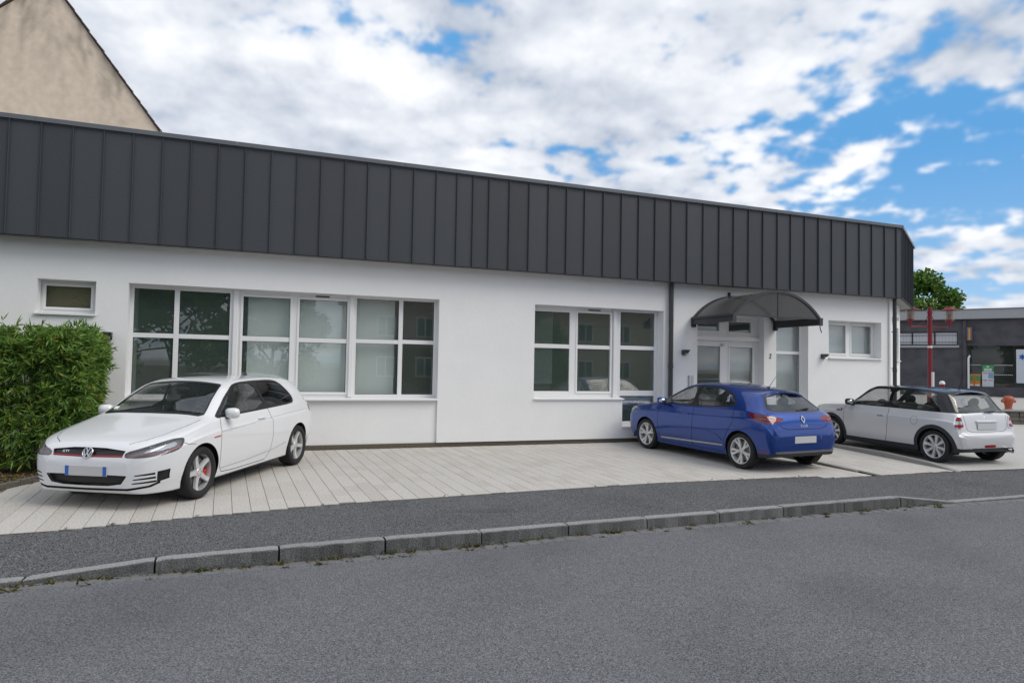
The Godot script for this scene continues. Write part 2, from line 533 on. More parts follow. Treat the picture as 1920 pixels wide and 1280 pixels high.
func build_ground() -> void:
	var f := FastNoiseLite.new()
	f.seed = 31
	f.frequency = 0.45
	f.fractal_octaves = 5
	var g := MB.new()
	g.quad(Vector3(-300, -0.75, 300), Vector3(300, -0.75, 300), Vector3(300, -0.75, -300), Vector3(-300, -0.75, -300))
	kind(put("ground", g, M.soil, self), "structure")
	# road
	var st := MB.new()
	st.use_col = true
	var xs: Array[float] = []
	var x := -30.0
	while x < 60.0:
		xs.append(x)
		x += 0.25 if x > -6.0 and x < 16.0 else 2.0
	var zs: Array[float] = []
	var z := 6.40
	while z < 21.0:
		zs.append(z)
		z += 0.25
	for i in xs.size() - 1:
		for j in zs.size() - 1:
			var p: Array[Vector3] = []
			var q: Array[Color] = []
			for d in [[0, 1], [1, 1], [1, 0], [0, 0]]:
				var px := xs[i + d[0]]
				var pz := zs[j + d[1]]
				p.append(Vector3(px, road_y(px, pz), pz))
				q.append(mottle(f, px, pz, 0.30))
			for k in [0, 1, 2, 0, 2, 3]:
				pass
			for t in [[0, 1, 2], [0, 2, 3]]:
				for k in [t[0], t[2], t[1]]:
					st.col = q[k]
					st.vert(p[k], Vector3.UP)
	kind(put("road", st, M.road, self), "structure")
	# pavement
	st = MB.new()
	st.use_col = true
	for i in xs.size() - 1:
		for j in 9:
			var p: Array[Vector3] = []
			var q: Array[Color] = []
			for d in [[0, 1], [1, 1], [1, 0], [0, 0]]:
				var px := xs[i + d[0]]
				var tz := float(j + d[1]) / 9.0
				var z0 := pl(EDGE, px)
				var pz := lerpf(z0, 6.33, tz)
				p.append(Vector3(px, lerpf(park_y(px, z0) - 0.012, pl(KERB_TOP, px) - 0.006, tz), pz))
				q.append(mottle(f, px * 1.3 + 50.0, pz * 1.3, 0.25))
			for t in [[0, 1, 2], [0, 2, 3]]:
				for k in [t[0], t[2], t[1]]:
					st.col = q[k]
					st.vert(p[k], Vector3.UP)
	var pave := put("pavement", st, M.pavement, self)
	kind(pave, "structure")
	# two thin cracks across the pavement
	for c in [[Vector3(2.15, 0, 5.35), Vector3(2.75, 0, 5.55), Vector3(3.0, 0, 5.62)], [Vector3(2.45, 0, 5.40), Vector3(2.78, 0, 5.45), Vector3(2.95, 0, 5.44)]]:
		var cr := MB.new()
		for i in 2:
			var a: Vector3 = c[i]
			var b: Vector3 = c[i + 1]
			var w := 0.006
			a.y = -0.083
			b.y = -0.083
			cr.quad(a + Vector3(0, 0, w), b + Vector3(0, 0, w), b - Vector3(0, 0, w), a - Vector3(0, 0, w))
		put("crack", cr, M.black, pave)
	# kerb stones
	var kerb := node("kerb", self)
	kind(kerb, "structure")
	var joints: Array[float] = [-5.7, -4.7, -3.7, -2.7, -1.69, -0.71, 0.32, 1.311, 2.309, 3.304, 4.30, 5.304, 6.27, 7.268, 8.275, 9.325, 10.3, 11.3, 12.3, 13.3, 14.3, 15.3, 16.3, 17.3, 18.3, 19.3]
	for i in joints.size() - 1:
		var x0 := joints[i] + 0.006 + rng.randf() * 0.004
		var x1 := joints[i + 1] - 0.006 - rng.randf() * 0.004
		st = MB.new()
		st.use_col = true
		var tint := rng.randf_range(0.88, 1.1)
		var lift := rng.randf_range(-0.003, 0.003)
		var rows: Array = []
		var sg := 22
		for s in sg + 1:
			var px := lerpf(x0, x1, float(s) / sg)
			var inset := 0.006 if s == 0 or s == sg else 0.0
			var top := pl(KERB_TOP, px) + lift + 0.003 * f.get_noise_2d(px * 9.0, 3.0) - inset
			var fr := 6.45 - inset + 0.004 * f.get_noise_2d(px * 7.0, 9.0)
			var ch := 0.014 + 0.012 * maxf(0.0, f.get_noise_2d(px * 12.0, 40.0))
			rows.append([Vector3(px, top, 6.325), Vector3(px, top + 0.001, 6.39), Vector3(px, top, fr - ch), Vector3(px, top - ch * 0.35, fr - ch * 0.3), Vector3(px, top - ch, fr), Vector3(px, lerpf(top, -0.3, 0.5), fr + 0.006), Vector3(px, -0.34, fr + 0.012)])
		st.col = Color(tint, tint, tint)
		for s in sg:
			for k in 6:
				# the street face is coloured darker than the top, in blotches
				var face_tone := 1.0
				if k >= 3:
					face_tone = 0.42 + 0.25 * f.get_noise_2d(rows[s][0].x * 11.0, k * 4.0 + 7.0)
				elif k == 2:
					face_tone = 0.80 + 0.5 * f.get_noise_2d(rows[s][0].x * 14.0, 70.0)
				st.col = Color(tint, tint, tint) * face_tone
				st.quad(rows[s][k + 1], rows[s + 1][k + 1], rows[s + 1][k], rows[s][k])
		for e in [0, sg]:
			for k in range(1, 6):
				if e == 0:
					st.tri(rows[e][0], rows[e][k + 1], rows[e][k])
				else:
					st.tri(rows[e][0], rows[e][k], rows[e][k + 1])
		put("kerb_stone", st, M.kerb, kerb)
	# joint bed behind the stones
	st = MB.new()
	st.box(Vector3(-6, -0.5, 6.32), Vector3(20, -0.26, 6.44))
	put("kerb_bed", st, M.joint, kerb)
	# gutter setts
	var gut := node("gutter", self)
	kind(gut, "structure")
	st = MB.new()
	var gx := -5.7
	while gx < 19.0:
		st.quad(Vector3(gx, pl(ROAD_Y, gx) + 0.0015, 6.63), Vector3(gx + 1, pl(ROAD_Y, gx + 1) + 0.0015, 6.63), Vector3(gx + 1, pl(ROAD_Y, gx + 1) + 0.0015, 6.44), Vector3(gx, pl(ROAD_Y, gx) + 0.0015, 6.44))
		gx += 1.0
	put("gutter_bed", st, M.joint, gut)
	gx = -5.6
	while gx < 18.0:
		var w := rng.randf_range(0.14, 0.24)
		var dz := rng.randf_range(-0.015, 0.015)
		st = MB.new()
		var mid := gx + w * 0.5
		var y := pl(ROAD_Y, mid) + rng.randf_range(0.002, 0.010)
		var t := Transform3D(Basis(Vector3.UP, rng.randf_range(-0.06, 0.06)) * Basis(Vector3.BACK, rng.randf_range(-0.03, 0.03)), Vector3(mid, y - 0.05, 6.532 + dz))
		st.ocbox(t, Vector3(w * 0.5 - rng.randf_range(0.005, 0.012), 0.05, rng.randf_range(0.066, 0.08)), 0.010)
		put("sett", st, M.sett, gut)
		gx += w
	build_paving(f)
	# forecourt beside the small silver car, running on to the side street
	st = MB.new()
	st.use_col = true
	var fx: Array[float] = []
	x = 11.84
	while x < 60.0:
		fx.append(x)
		x += 0.5 if x < 24.0 else 4.0
	for i in fx.size() - 1:
		for j in 24:
			var p: Array[Vector3] = []
			var q: Array[Color] = []
			for d in [[0, 1], [1, 1], [1, 0], [0, 0]]:
				var px := fx[i + d[0]]
				var z1 := pl(EDGE, px)
				var tz := float(j + d[1])
				var pz := z1 - tz * 0.2 if tz < 7.0 else lerpf(z1 - 1.4, -30.0, (tz - 7.0) / 17.0)
				p.append(Vector3(px, park_y(px, pz) if pz > -6.0 else 0.226, pz))
				q.append(mottle(f, px * 0.8, pz * 0.8 + 80.0, 0.14))
			for t in [[0, 3, 2], [0, 2, 1]]:
				for k in [t[0], t[2], t[1]]:
					st.col = q[k]
					st.vert(p[k], Vector3.UP)
	kind(put("forecourt", st, M.concrete, self), "structure")

func build_paving(f: FastNoiseLite) -> void:
	var pav := node("parking_paving", self)
	kind(pav, "structure")
	var bed := MB.new()
	for seg in [[-7.0, 9.86], [9.94, 11.78]]:
		var n := int((seg[1] - seg[0]) / 0.25) + 1
		for i in n:
			for j in 6:
				var p: Array[Vector3] = []
				for d in [[0, 1], [1, 1], [1, 0], [0, 0]]:
					var px: float = lerpf(seg[0], seg[1], float(i + d[0]) / n)
					var pz := pl(EDGE, px) * float(j + d[1]) / 6.0
					p.append(Vector3(px, park_y(clampf(px, seg[0], seg[1]), pz) - 0.008, pz))
				bed.quad(p[0], p[1], p[2], p[3])
	put("paving_bed", bed, M.joint, pav)
	var pm := M.paver[0] as StandardMaterial3D
	pm.vertex_color_use_as_albedo = true
	var tints: Array[Color] = []
	for k in 7:
		var s := 0.92 + k * 0.022
		tints.append(Color(s, s * rng.randf_range(0.985, 1.01), s * rng.randf_range(0.97, 1.02)))
	var w := 0.203
	var ln := 0.40
	var shared: Array[Mesh] = []
	for k in 7:
		shared.append(paver_mesh(w, ln, tints[k], pm))
	var all: Array = []
	var strip := -34
	while strip < 58:
		var xc := strip * w + 0.03
		var s0 := 0.02 - rng.randi_range(0, 3) * 0.1
		strip += 1
		if absf(xc + 0.04 - 9.9) < 0.10 or xc > 11.66:
			continue
		var zz := s0
		while true:
			var a := maxf(zz, 0.02)
			var xa := xc + 0.033 * (a + 0.2)
			var lim := pl(EDGE, xa) - 0.006
			var b := minf(zz + ln, lim)
			zz += ln
			if b - a < 0.05:
				if zz > lim:
					break
				continue
			var zm := (a + b) * 0.5
			var xm := xc + 0.033 * zm
			# the planting bed takes the corner by the hedge
			if xm < bed_edge(zm):
				if zz > lim:
					break
				continue
			all.append([xm, zm, b - a, Vector3(xm, 0, zm).distance_squared_to(Vector3(0, 0, 13.2)) + (40.0 if absf(xm - 4.0) > 8.0 else 0.0)])
			if zz > lim:
				break
	# the 300 that show largest become parts of their own
	all.sort_custom(func(p, q): return p[3] < q[3])
	var rest := MB.new()
	rest.use_col = true
	for i in all.size():
		var e = all[i]
		var side := 1.0 if e[0] > 9.9 else 0.0
		var y0 := park_y(e[0], e[1] - 0.1)
		var y1 := park_y(e[0], e[1] + 0.1)
		var tilt := atan2(y0 - y1, 0.2) + rng.randf_range(-0.003, 0.003)
		var t := Transform3D(Basis(Vector3.RIGHT, tilt) * Basis(Vector3.UP, 0.033) * Basis(Vector3.BACK, rng.randf_range(-0.004, 0.004)), Vector3(e[0], park_y(e[0], e[1]) + rng.randf_range(-0.0012, 0.0012), e[1]))
		var k := rng.randi_range(0, 6)
		if i < 300:
			put_mesh("paver", shared[k] if absf(e[2] - ln) < 0.001 else paver_mesh(w, e[2], tints[k], pm), pav, t)
		else:
			rest.col = tints[k]
			paver_into(rest, t, w, e[2])
	kind(put("paver_field", rest, pm, pav), "stuff")
	# edging strips where the bays step up
	for s in [[9.9, 0.9, 4.28, 0.035], [11.82, 0.2, 4.72, 0.05]]:
		var zz: float = s[1]
		while zz < s[2] - 0.1:
			var z1 := minf(zz + 1.0, s[2])
			var st := MB.new()
			var ya := park_y(s[0] + 0.06, zz) + 0.012
			var yb := park_y(s[0] + 0.06, z1) + 0.012
			if s[0] > 11.0:
				ya = maxf(pl([[0.0, 0.10], [1.85, 0.085], [2.74, 0.075], [3.5, 0.06], [4.2, -0.004], [4.72, -0.09]], zz), park_y(11.9, zz))
				yb = pl([[0.0, 0.10], [1.85, 0.085], [2.74, 0.075], [3.5, 0.06], [4.2, -0.004], [4.72, -0.09]], z1)
			var h: float = s[3]
			var p := [Vector3(s[0] - h, ya - 0.004, zz + 0.004), Vector3(s[0] + h, ya, zz + 0.004), Vector3(s[0] + h, yb, z1 - 0.004), Vector3(s[0] - h, yb - 0.004, z1 - 0.004)]
			st.quad(p[3], p[2], p[1], p[0])
			var dn := Vector3(0, -0.25, 0)
			st.quad(p[0] + dn, p[3] + dn, p[3], p[0])
			st.quad(p[2] + dn, p[1] + dn, p[1], p[2])
			st.quad(p[3] + dn, p[2] + dn, p[2], p[3])
			st.quad(p[1] + dn, p[0] + dn, p[0], p[1])
			st.use_col = false
			put("edging_stone", st, M.edging, pav)
			zz += 1.0

func bed_edge(z: float) -> float:
	return pl([[0.0, -1.62], [1.0, -2.08], [2.0, -2.52], [2.65, -2.83], [3.6, -3.35], [6.0, -5.0]], z)

func paver_into(st: MB, t: Transform3D, w: float, ln: float) -> void:
	var hx := w * 0.5 - 0.0028
	var hz := ln * 0.5 - 0.0012
	var c := 0.0032
	var d := -0.014
	var o := [Vector3(-hx, 0, hz), Vector3(hx, 0, hz), Vector3(hx, 0, -hz), Vector3(-hx, 0, -hz)]
	for i in 4:
		var a: Vector3 = o[i]
		var b: Vector3 = o[(i + 1) % 4]
		var ai := a - Vector3(signf(a.x) * c, 0, signf(a.z) * c)
		var bi := b - Vector3(signf(b.x) * c, 0, signf(b.z) * c)
		var dc := Vector3(0, -0.0028, 0)
		st.quad(t * (a + dc), t * (b + dc), t * bi, t * ai)
		st.quad(t * (a + Vector3(0, d, 0)), t * (b + Vector3(0, d, 0)), t * (b + dc), t * (a + dc))
		o[i] = a
	var q: Array = []
	for i in 4:
		q.append(t * (o[i] - Vector3(signf(o[i].x) * c, 0, signf(o[i].z) * c)))
	st.quad(q[0], q[1], q[2], q[3])

func paver_mesh(w: float, ln: float, c: Color, m: Material) -> Mesh:
	var st := MB.new()
	st.use_col = true
	st.col = c
	paver_into(st, Transform3D(), w, ln)
	return st.mesh(m)

# ---------------------------------------------------------------- the white building
func sheet_with_openings(st: MB, t: Transform3D, x0: float, x1: float, y0: float, y1: float, holes: Array, depth: float) -> void:
	var xs: Array = [x0, x1]
	var ys: Array = [y0, y1]
	for h in holes:
		for k in [h[0], h[1]]:
			if not xs.has(k): xs.append(k)
		for k in [h[2], h[3]]:
			if not ys.has(k): ys.append(k)
	xs.sort()
	ys.sort()
	var open := func(cx: float, cy: float) -> bool:
		for h in holes:
			if cx > h[0] and cx < h[1] and cy > h[2] and cy < h[3]:
				return true
		return cx < x0 or cx > x1 or cy < y0 or cy > y1
	for i in xs.size() - 1:
		for j in ys.size() - 1:
			var a: float = xs[i]
			var b: float = xs[i + 1]
			var c: float = ys[j]
			var d: float = ys[j + 1]
			var mx := (a + b) * 0.5
			var my := (c + d) * 0.5
			if open.call(mx, my):
				continue
			st.quad(t * Vector3(a, c, 0), t * Vector3(b, c, 0), t * Vector3(b, d, 0), t * Vector3(a, d, 0))
			st.quad(t * Vector3(b, c, -depth), t * Vector3(a, c, -depth), t * Vector3(a, d, -depth), t * Vector3(b, d, -depth))
			if open.call(a - 0.001, my):
				st.quad(t * Vector3(a, c, -depth), t * Vector3(a, c, 0), t * Vector3(a, d, 0), t * Vector3(a, d, -depth))
			if open.call(b + 0.001, my):
				st.quad(t * Vector3(b, c, 0), t * Vector3(b, c, -depth), t * Vector3(b, d, -depth), t * Vector3(b, d, 0))
			if open.call(mx, c - 0.001):
				st.quad(t * Vector3(a, c, -depth), t * Vector3(b, c, -depth), t * Vector3(b, c, 0), t * Vector3(a, c, 0))
			if open.call(mx, d + 0.001):
				st.quad(t * Vector3(a, d, 0), t * Vector3(b, d, 0), t * Vector3(b, d, -depth), t * Vector3(a, d, -depth))

func bar(called: String, parent: Node, t: Transform3D, a: Vector3, b: Vector3, m: Material, r := 0.004) -> void:
	var st := MB.new()
	st.ocbox(t * Transform3D(Basis(), (a + b) * 0.5), (b - a) * 0.5, r)
	put(called, st, m, parent)

# a frame from x0..x1, y0..y1; cols = [[xa, xb, [[ya, yb], ...], opening sash?], ...]
func window(called: String, parent: Node, t: Transform3D, x0: float, x1: float, y0: float, y1: float, cols: Array) -> Node3D:
	var w := node(called, parent)
	var prev := x0
	for i in cols.size():
		var c = cols[i]
		bar("frame_bar", w, t, Vector3(prev, y0, -0.06), Vector3(c[0], y1, 0.0), M.pvc)
		var py := y0
		for r in c[2]:
			bar("frame_bar", w, t, Vector3(c[0], py, -0.058), Vector3(c[1], r[0], -0.003), M.pvc)
			py = r[1]
			var g := MB.new()
			var e := 0.007
			for q in [[c[0], r[0], c[1], r[0] + e], [c[0], r[1] - e, c[1], r[1]], [c[0], r[0] + e, c[0] + e, r[1] - e], [c[1] - e, r[0] + e, c[1], r[1] - e]]:
				g.obox(t * Transform3D(Basis(), Vector3((q[0] + q[2]) * 0.5, (q[1] + q[3]) * 0.5, -0.022)), Vector3((q[2] - q[0]) * 0.5, (q[3] - q[1]) * 0.5, 0.004))
			put("gasket", g, M.gasket, w)
			var p := MB.new()
			for z in [-0.024, -0.028, -0.044, -0.048]:
				p.quad(t * Vector3(c[0], r[0], z), t * Vector3(c[1], r[0], z), t * Vector3(c[1], r[1], z), t * Vector3(c[0], r[1], z))
			put("pane", p, M.pane, w)
		bar("frame_bar", w, t, Vector3(c[0], py, -0.058), Vector3(c[1], y1, -0.003), M.pvc)
		if c.size() > 3 and c[3]:
			var ra: float = c[2][0][0]
			var rb: float = c[2][-1][1]
			var k := 0.045
			for q in [[c[0] - k, ra - k, c[1] + k, ra - 0.004], [c[0] - k, rb + 0.004, c[1] + k, rb + k], [c[0] - k, ra - 0.004, c[0] - 0.004, rb + 0.004], [c[1] + 0.004, ra - 0.004, c[1] + k, rb + 0.004]]:
				bar("sash_bar", w, t, Vector3(q[0], q[1], -0.01), Vector3(q[2], q[3], 0.016), M.pvc)
		prev = c[1]
	bar("frame_bar", w, t, Vector3(prev, y0, -0.06), Vector3(x1, y1, 0.0), M.pvc)
	return w

func sill(w: Node, t: Transform3D, x0: float, x1: float, y: float, back: float, front: float) -> void:
	var st := MB.new()
	st.prism(t * Transform3D(Basis(Vector3(0, 0, 1), Vector3(0, 1, 0), Vector3(-1, 0, 0)), Vector3(x1, 0, 0)), PackedVector2Array([Vector2(back, y - 0.02), Vector2(back, y + 0.012), Vector2(front - 0.004, y - 0.004), Vector2(front, y - 0.008), Vector2(front, y - 0.034), Vector2(front - 0.006, y - 0.034), Vector2(front - 0.006, y - 0.02)]), x1 - x0)
	put("sill", st, M.pvc, w)

func build_building() -> void:
	var b := node("office_building", self)
	tag(b, "long white rendered office building with tall anthracite metal fascia and arched door canopy", "building")
	var id := Transform3D()
	var st := MB.new()
	var holes := [[-3.262, -2.425, 2.36, 2.925], [-1.942, 3.526, 0.086, 2.93], [5.6, 7.73, 0.955, 2.94], [7.73, 8.78, 0.33, 2.94], [9.704, 11.636, 0.0, 2.93], [12.009, 13.015, 0.12, 2.93], [13.673, 15.484, 1.99, 2.94]]
	sheet_with_openings(st, id, -9.0, 15.77, 0.086, 5.38, holes, 0.30)
	put("wall", st, M.render, b)
	# recessed panel under the long window
	st = MB.new()
	st.box(Vector3(-1.94, 0.084, -0.29), Vector3(3.524, 0.93, -0.05))
	put("wall_panel", st, M.render, b)
	# cut corner
	var dirc := Vector3(0.829, 0, -0.559)
	var nc := Vector3(0.559, 0, 0.829)
	var tc := Transform3D(Basis(dirc, Vector3.UP, nc), Vector3(15.77, 0, 0))
	st = MB.new()
	sheet_with_openings(st, tc, 0.0, 2.66, 0.12, 5.38, [[1.15, 2.3, 1.99, 2.93]], 0.30)
	put("corner_wall", st, M.render, b)
	st = MB.new()
	var ce := tc * Vector3(2.66, 0, 0)
	st.box(Vector3(ce.x - 0.3, 0.1, -9.0), Vector3(ce.x, 5.38, ce.z - 0.001))
	st.box(Vector3(-9.0, 0.0, -9.0), Vector3(ce.x - 0.3, 5.38, -8.7))
	st.box(Vector3(-9.3, 0.0, -9.0), Vector3(-9.0, 5.38, 0.0))
	put("rear_wall", st, M.render, b)
	st = MB.new()
	st.box(Vector3(-9.0, -0.3, -0.2), Vector3(9.70, 0.085, -0.025))
	st.box(Vector3(11.64, -0.3, -0.2), Vector3(15.76, 0.085, -0.025))
	st.obox(tc * Transform3D(Basis(), Vector3(1.33, -0.09, -0.12)), Vector3(1.32, 0.2, 0.09))
	put("plinth", st, M.plinth, b)
	# roof slab, soffit
	st = MB.new()
	var o := 0.30
	var fc := Vector3(15.86, 0, o)
	var fe := fc + dirc * 3.5
	st.prism(Transform3D(Basis(Vector3(1, 0, 0), Vector3(0, 0, 1), Vector3(0, 1, 0)), Vector3(0, 5.34, 0)), PackedVector2Array([Vector2(-9.3, o - 0.03), Vector2(15.84, o - 0.03), Vector2(fe.x - 0.03, fe.z), Vector2(fe.x - 0.03, -9.0), Vector2(-9.3, -9.0)]), 0.05)
	put("roof", st, M.cap, b)
	st = MB.new()
	st.box(Vector3(-9.3, 3.585, 0.001), Vector3(15.80, 3.605, o - 0.02))
	var sp := PackedVector2Array([Vector2(15.80, o - 0.02), Vector2(15.85, o - 0.02), Vector2(fe.x - 0.02, fe.z), Vector2(fe.x - 0.02, fe.z - 1.6), Vector2(ce.x + 0.01, fe.z - 1.6), Vector2(ce.x + 0.01, ce.z), Vector2(15.80, 0.004)])
	st.prism(Transform3D(Basis(Vector3(1, 0, 0), Vector3(0, 0, 1), Vector3(0, 1, 0)), Vector3(0, 3.585, 0)), sp, 0.02)
	put("soffit", st, M.soffit, b)
	# fascia panels with standing seams
	var seams := [-9.0, -8.56, -8.12, -7.68, -7.24, -6.80, -6.36, -5.92, -5.48, -5.04, -4.60, -4.16, -3.74, -3.295, -2.846, -2.395, -1.955, -1.503, -1.056, -0.605, -0.16, 0.288, 0.738, 1.17, 1.614, 2.048, 2.492, 2.947, 3.403, 3.836, 4.176, 4.522, 4.969, 5.415, 5.858, 6.29, 6.722, 7.182, 7.638, 8.077, 8.51, 8.938, 9.375, 9.821, 10.275, 10.693, 11.134, 11.567, 12.009, 12.425, 12.867, 13.316, 13.757, 14.242, 14.696, 15.128, 15.583, 16.008, 16.23]
	for i in seams.size() - 1:
		var xa: float = seams[i] * 0.9773
		var xb: float = seams[i + 1] * 0.9773
		if i == seams.size() - 2:
			xb = 15.855
		put("fascia_panel", fascia(Transform3D(Basis(), Vector3(xa, 0, o)), xb - xa), M.panel[rng.randi_range(0, 3)], b)
	var tf := Transform3D(Basis(dirc, Vector3.UP, nc), fc)
	for i in 8:
		put("fascia_panel", fascia(tf * Transform3D(Basis(), Vector3(i * 0.4375, 0, 0)), 0.4375), M.panel[i % 4], b)
	st = MB.new()
	st.box(Vector3(fe.x - 0.02, 3.585, -9.0), Vector3(fe.x, 5.40, fe.z))
	put("fascia_end", st, M.panel[0], b)
	st = MB.new()
	st.box(Vector3(-9.3, 3.565, o - 0.035), Vector3(15.84, 3.583, o - 0.006))
	st.obox(tf * Transform3D(Basis(), Vector3(1.75, 3.574, -0.02)), Vector3(1.74, 0.009, 0.014))
	put("drip_edge", st, M.black, b)
	# coping: sloped metal cap in long lengths
	var cx := -9.3
	while cx < 15.8:
		var c1 := minf(cx + 3.0, 15.885)
		st = MB.new()
		st.prism(Transform3D(Basis(Vector3(0, 0, -1), Vector3(0, 1, 0), Vector3(1, 0, 0)), Vector3(cx + 0.002, 0, 0)), PackedVector2Array([Vector2(-o - 0.045, 5.415), Vector2(-o - 0.045, 5.487), Vector2(-o - 0.035, 5.492), Vector2(0.1, 5.46), Vector2(0.1, 5.40), Vector2(-o - 0.01, 5.40), Vector2(-o - 0.01, 5.415)]), c1 - cx - 0.004)
		put("coping", st, M.cap, b)
		cx += 3.0
	st = MB.new()
	st.obox(tf * Transform3D(Basis(), Vector3(1.765, 5.447, -0.06)), Vector3(1.775, 0.038, 0.10))
	put("coping", st, M.cap, b)
	# windows
	var tw := Transform3D(Basis(), Vector3(0, 0, -0.235))
	var w := window("window", b, tw, -3.262, -2.425, 2.37, 2.925, [[-3.19, -2.54, [[2.48, 2.835]], true]])
	w.set_meta("label", "small window with a lowered brown blind")
	sill(w, id, -3.285, -2.41, 2.372, -0.23, 0.05)
	w = window("window", b, tw, -1.942, 3.526, 0.96, 2.93, [
		[-1.885, -1.253, [[1.02, 2.01], [2.09, 2.868]]], [-1.169, -0.34, [[1.02, 2.01], [2.09, 2.862]]],
		[-0.114, 0.706, [[1.07, 2.0], [2.09, 2.815]], true], [0.878, 1.757, [[1.068, 2.005], [2.09, 2.815]], true],
		[1.94, 2.765, [[1.025, 2.02], [2.10, 2.885]]], [2.85, 3.483, [[1.025, 2.03], [2.11, 2.887]]]])
	w.set_meta("label", "long window of six tall lights, the middle ones screened pale")
	sill(w, id, -1.938, 3.522, 0.955, -0.23, 0.035)
	bar("trickle_vent", w, tw, Vector3(1.16, 2.875, 0.0), Vector3(1.42, 2.895, 0.012), M.gasket, 0.003)
	for px in [-0.24, 1.84]:
		bar("post", w, tw, Vector3(px - 0.045, 0.97, 0.0), Vector3(px + 0.045, 2.928, 0.05), M.pvc, 0.012)
	w = window("window", b, tw, 7.59, 8.78, 0.345, 2.94, [[7.80, 8.69, [[0.436, 1.005], [1.126, 2.045], [2.135, 2.89]]]])
	sill(w, id, 7.735, 8.775, 0.345, -0.23, 0.02)
	w = window("window", b, tw, 5.6, 7.58, 0.97, 2.94, [[5.70, 6.53, [[1.105, 2.03], [2.12, 2.82]]], [6.725, 7.535, [[1.105, 2.035], [2.12, 2.825]], true]])
	sill(w, id, 5.605, 7.76, 0.965, -0.23, 0.04)
	bar("trickle_vent", w, tw, Vector3(6.98, 2.885, 0.0), Vector3(7.28, 2.905, 0.012), M.gasket, 0.003)
	bar("post", w, tw, Vector3(7.60, 0.97, 0.0), Vector3(7.69, 2.938, 0.05), M.pvc, 0.012)
	w = window("window", b, tw, 12.009, 13.06, 0.12, 2.93, [[12.22, 12.96, [[0.35, 2.047], [2.127, 2.88]]]])
	w = window("window", b, tw, 13.673, 15.484, 2.0, 2.94, [[13.92, 14.488, [[2.115, 2.84]], true], [14.69, 15.385, [[2.115, 2.84]], true]])
	sill(w, id, 13.66, 15.50, 1.998, -0.23, 0.05)
	w = window("window", b, tc * Transform3D(Basis(), Vector3(0, 0, -0.2)), 1.15, 2.3, 2.0, 2.93, [[1.25, 2.2, [[2.1, 2.83]]]])
	sill(w, tc, 1.1, 2.35, 1.995, -0.2, 0.06)
	# door
	var td := Transform3D(Basis(), Vector3(0, 0, -0.2))
	var d := window("door", b, td, 9.704, 11.636, 0.02, 2.32, [[9.79, 10.50, [[0.16, 2.185]]], [10.78, 11.46, [[0.30, 2.18]], true]])
	d.set_meta("label", "glazed white double door under the canopy")
	window("transom_window", b, td, 9.704, 11.636, 2.43, 2.93, [[9.80, 10.46, [[2.555, 2.80]], true], [10.74, 11.40, [[2.54, 2.79]], true]])
	bar("door_head", b, td, Vector3(9.70, 2.322, -0.06), Vector3(11.637, 2.428, 0.06), M.pvc, 0.01)
	bar("door_handle", d, td, Vector3(10.70, 0.95, 0.03), Vector3(10.73, 1.30, 0.06), M.steel, 0.008)
	bar("door_closer", d, td, Vector3(10.52, 2.20, 0.0), Vector3(10.60, 2.25, 0.05), M.steel, 0.008)
	st = MB.new()
	st.box(Vector3(9.71, -0.2, -0.6), Vector3(11.63, 0.018, 0.05))
	put("door_step", st, M.concrete_plain, b)
	# downpipes
	for p in [[8.93, 0.052, M.dark_metal, 0.075], [15.86, 0.05, M.dark_metal, 0.09]]:
		st = MB.new()
		st.tube([Vector3(p[0], -0.1, p[3]), Vector3(p[0], 3.59, p[3])], p[1], 14)
		st.tube([Vector3(p[0], 1.66, p[3]), Vector3(p[0], 1.72, p[3])], p[1] + 0.008, 14)
		var dp := put("downpipe", st, p[2], b)
		for y in [0.9, 1.74, 2.7]:
			st = MB.new()
			st.tube([Vector3(p[0], y, p[3]), Vector3(p[0], y + 0.025, p[3])], p[1] + 0.006, 14)
			st.box(Vector3(p[0] - 0.01, y, 0.0), Vector3(p[0] + 0.01, y + 0.025, p[3]))
			put("bracket", st, p[2], dp)
	st = MB.new()
	st.tube([Vector3(15.745, 0.1, 0.03), Vector3(15.745, 3.57, 0.03)], 0.022, 8)
	put("cable_duct", st, M.pvc, b)
	# wall lamps
	for x in [-2.215, 9.33, 13.48]:
		st = MB.new()
		st.prism(Transform3D(Basis(Vector3(0, 0, 1), Vector3(0, 1, 0), Vector3(-1, 0, 0)), Vector3(x + 0.06, 0, 0)), PackedVector2Array([Vector2(0.0, 1.955), Vector2(0.035, 1.955), Vector2(0.16, 2.06), Vector2(0.16, 2.075), Vector2(0.0, 2.075)]), 0.12)
		var lamp := put("wall_lamp", st, M.dark_metal, b)
		st = MB.new()
		st.obox(Transform3D(Basis(Vector3.RIGHT, 0.87), Vector3(x, 2.002, 0.106)), Vector3(0.045, 0.003, 0.055))
		put("lamp_lens", st, M.steel, lamp)
	# number, intercom
	var tm := TextMesh.new()
	var sf := SystemFont.new()
	sf.font_names = PackedStringArray(["Droid Sans"])
	tm.font = sf
	tm.text = "2"
	tm.font_size = 32
	tm.pixel_size = 0.0045
	tm.depth = 0.012
	tm.material = M.dark_metal
	put_mesh("house_number", tm, b, Transform3D(Basis(), Vector3(11.83, 1.985, 0.008)))
	st = MB.new()
	st.cbox(Vector3(9.45, 1.20, 0.0), Vector3(9.585, 1.49, 0.03), 0.006)
	var ic := put("intercom", st, M.steel_matt, b)
	for y in [1.24, 1.325, 1.41]:
		st = MB.new()
		st.cbox(Vector3(9.478, y, 0.025), Vector3(9.557, y + 0.065, 0.034), 0.003)
		put("button_plate", st, M.white, ic)
		st = MB.new()
		st.cbox(Vector3(9.505, y + 0.018, 0.03), Vector3(9.53, y + 0.045, 0.04), 0.003)
		put("button", st, M.black, ic)
	build_canopy(b)
	build_rooms(b)

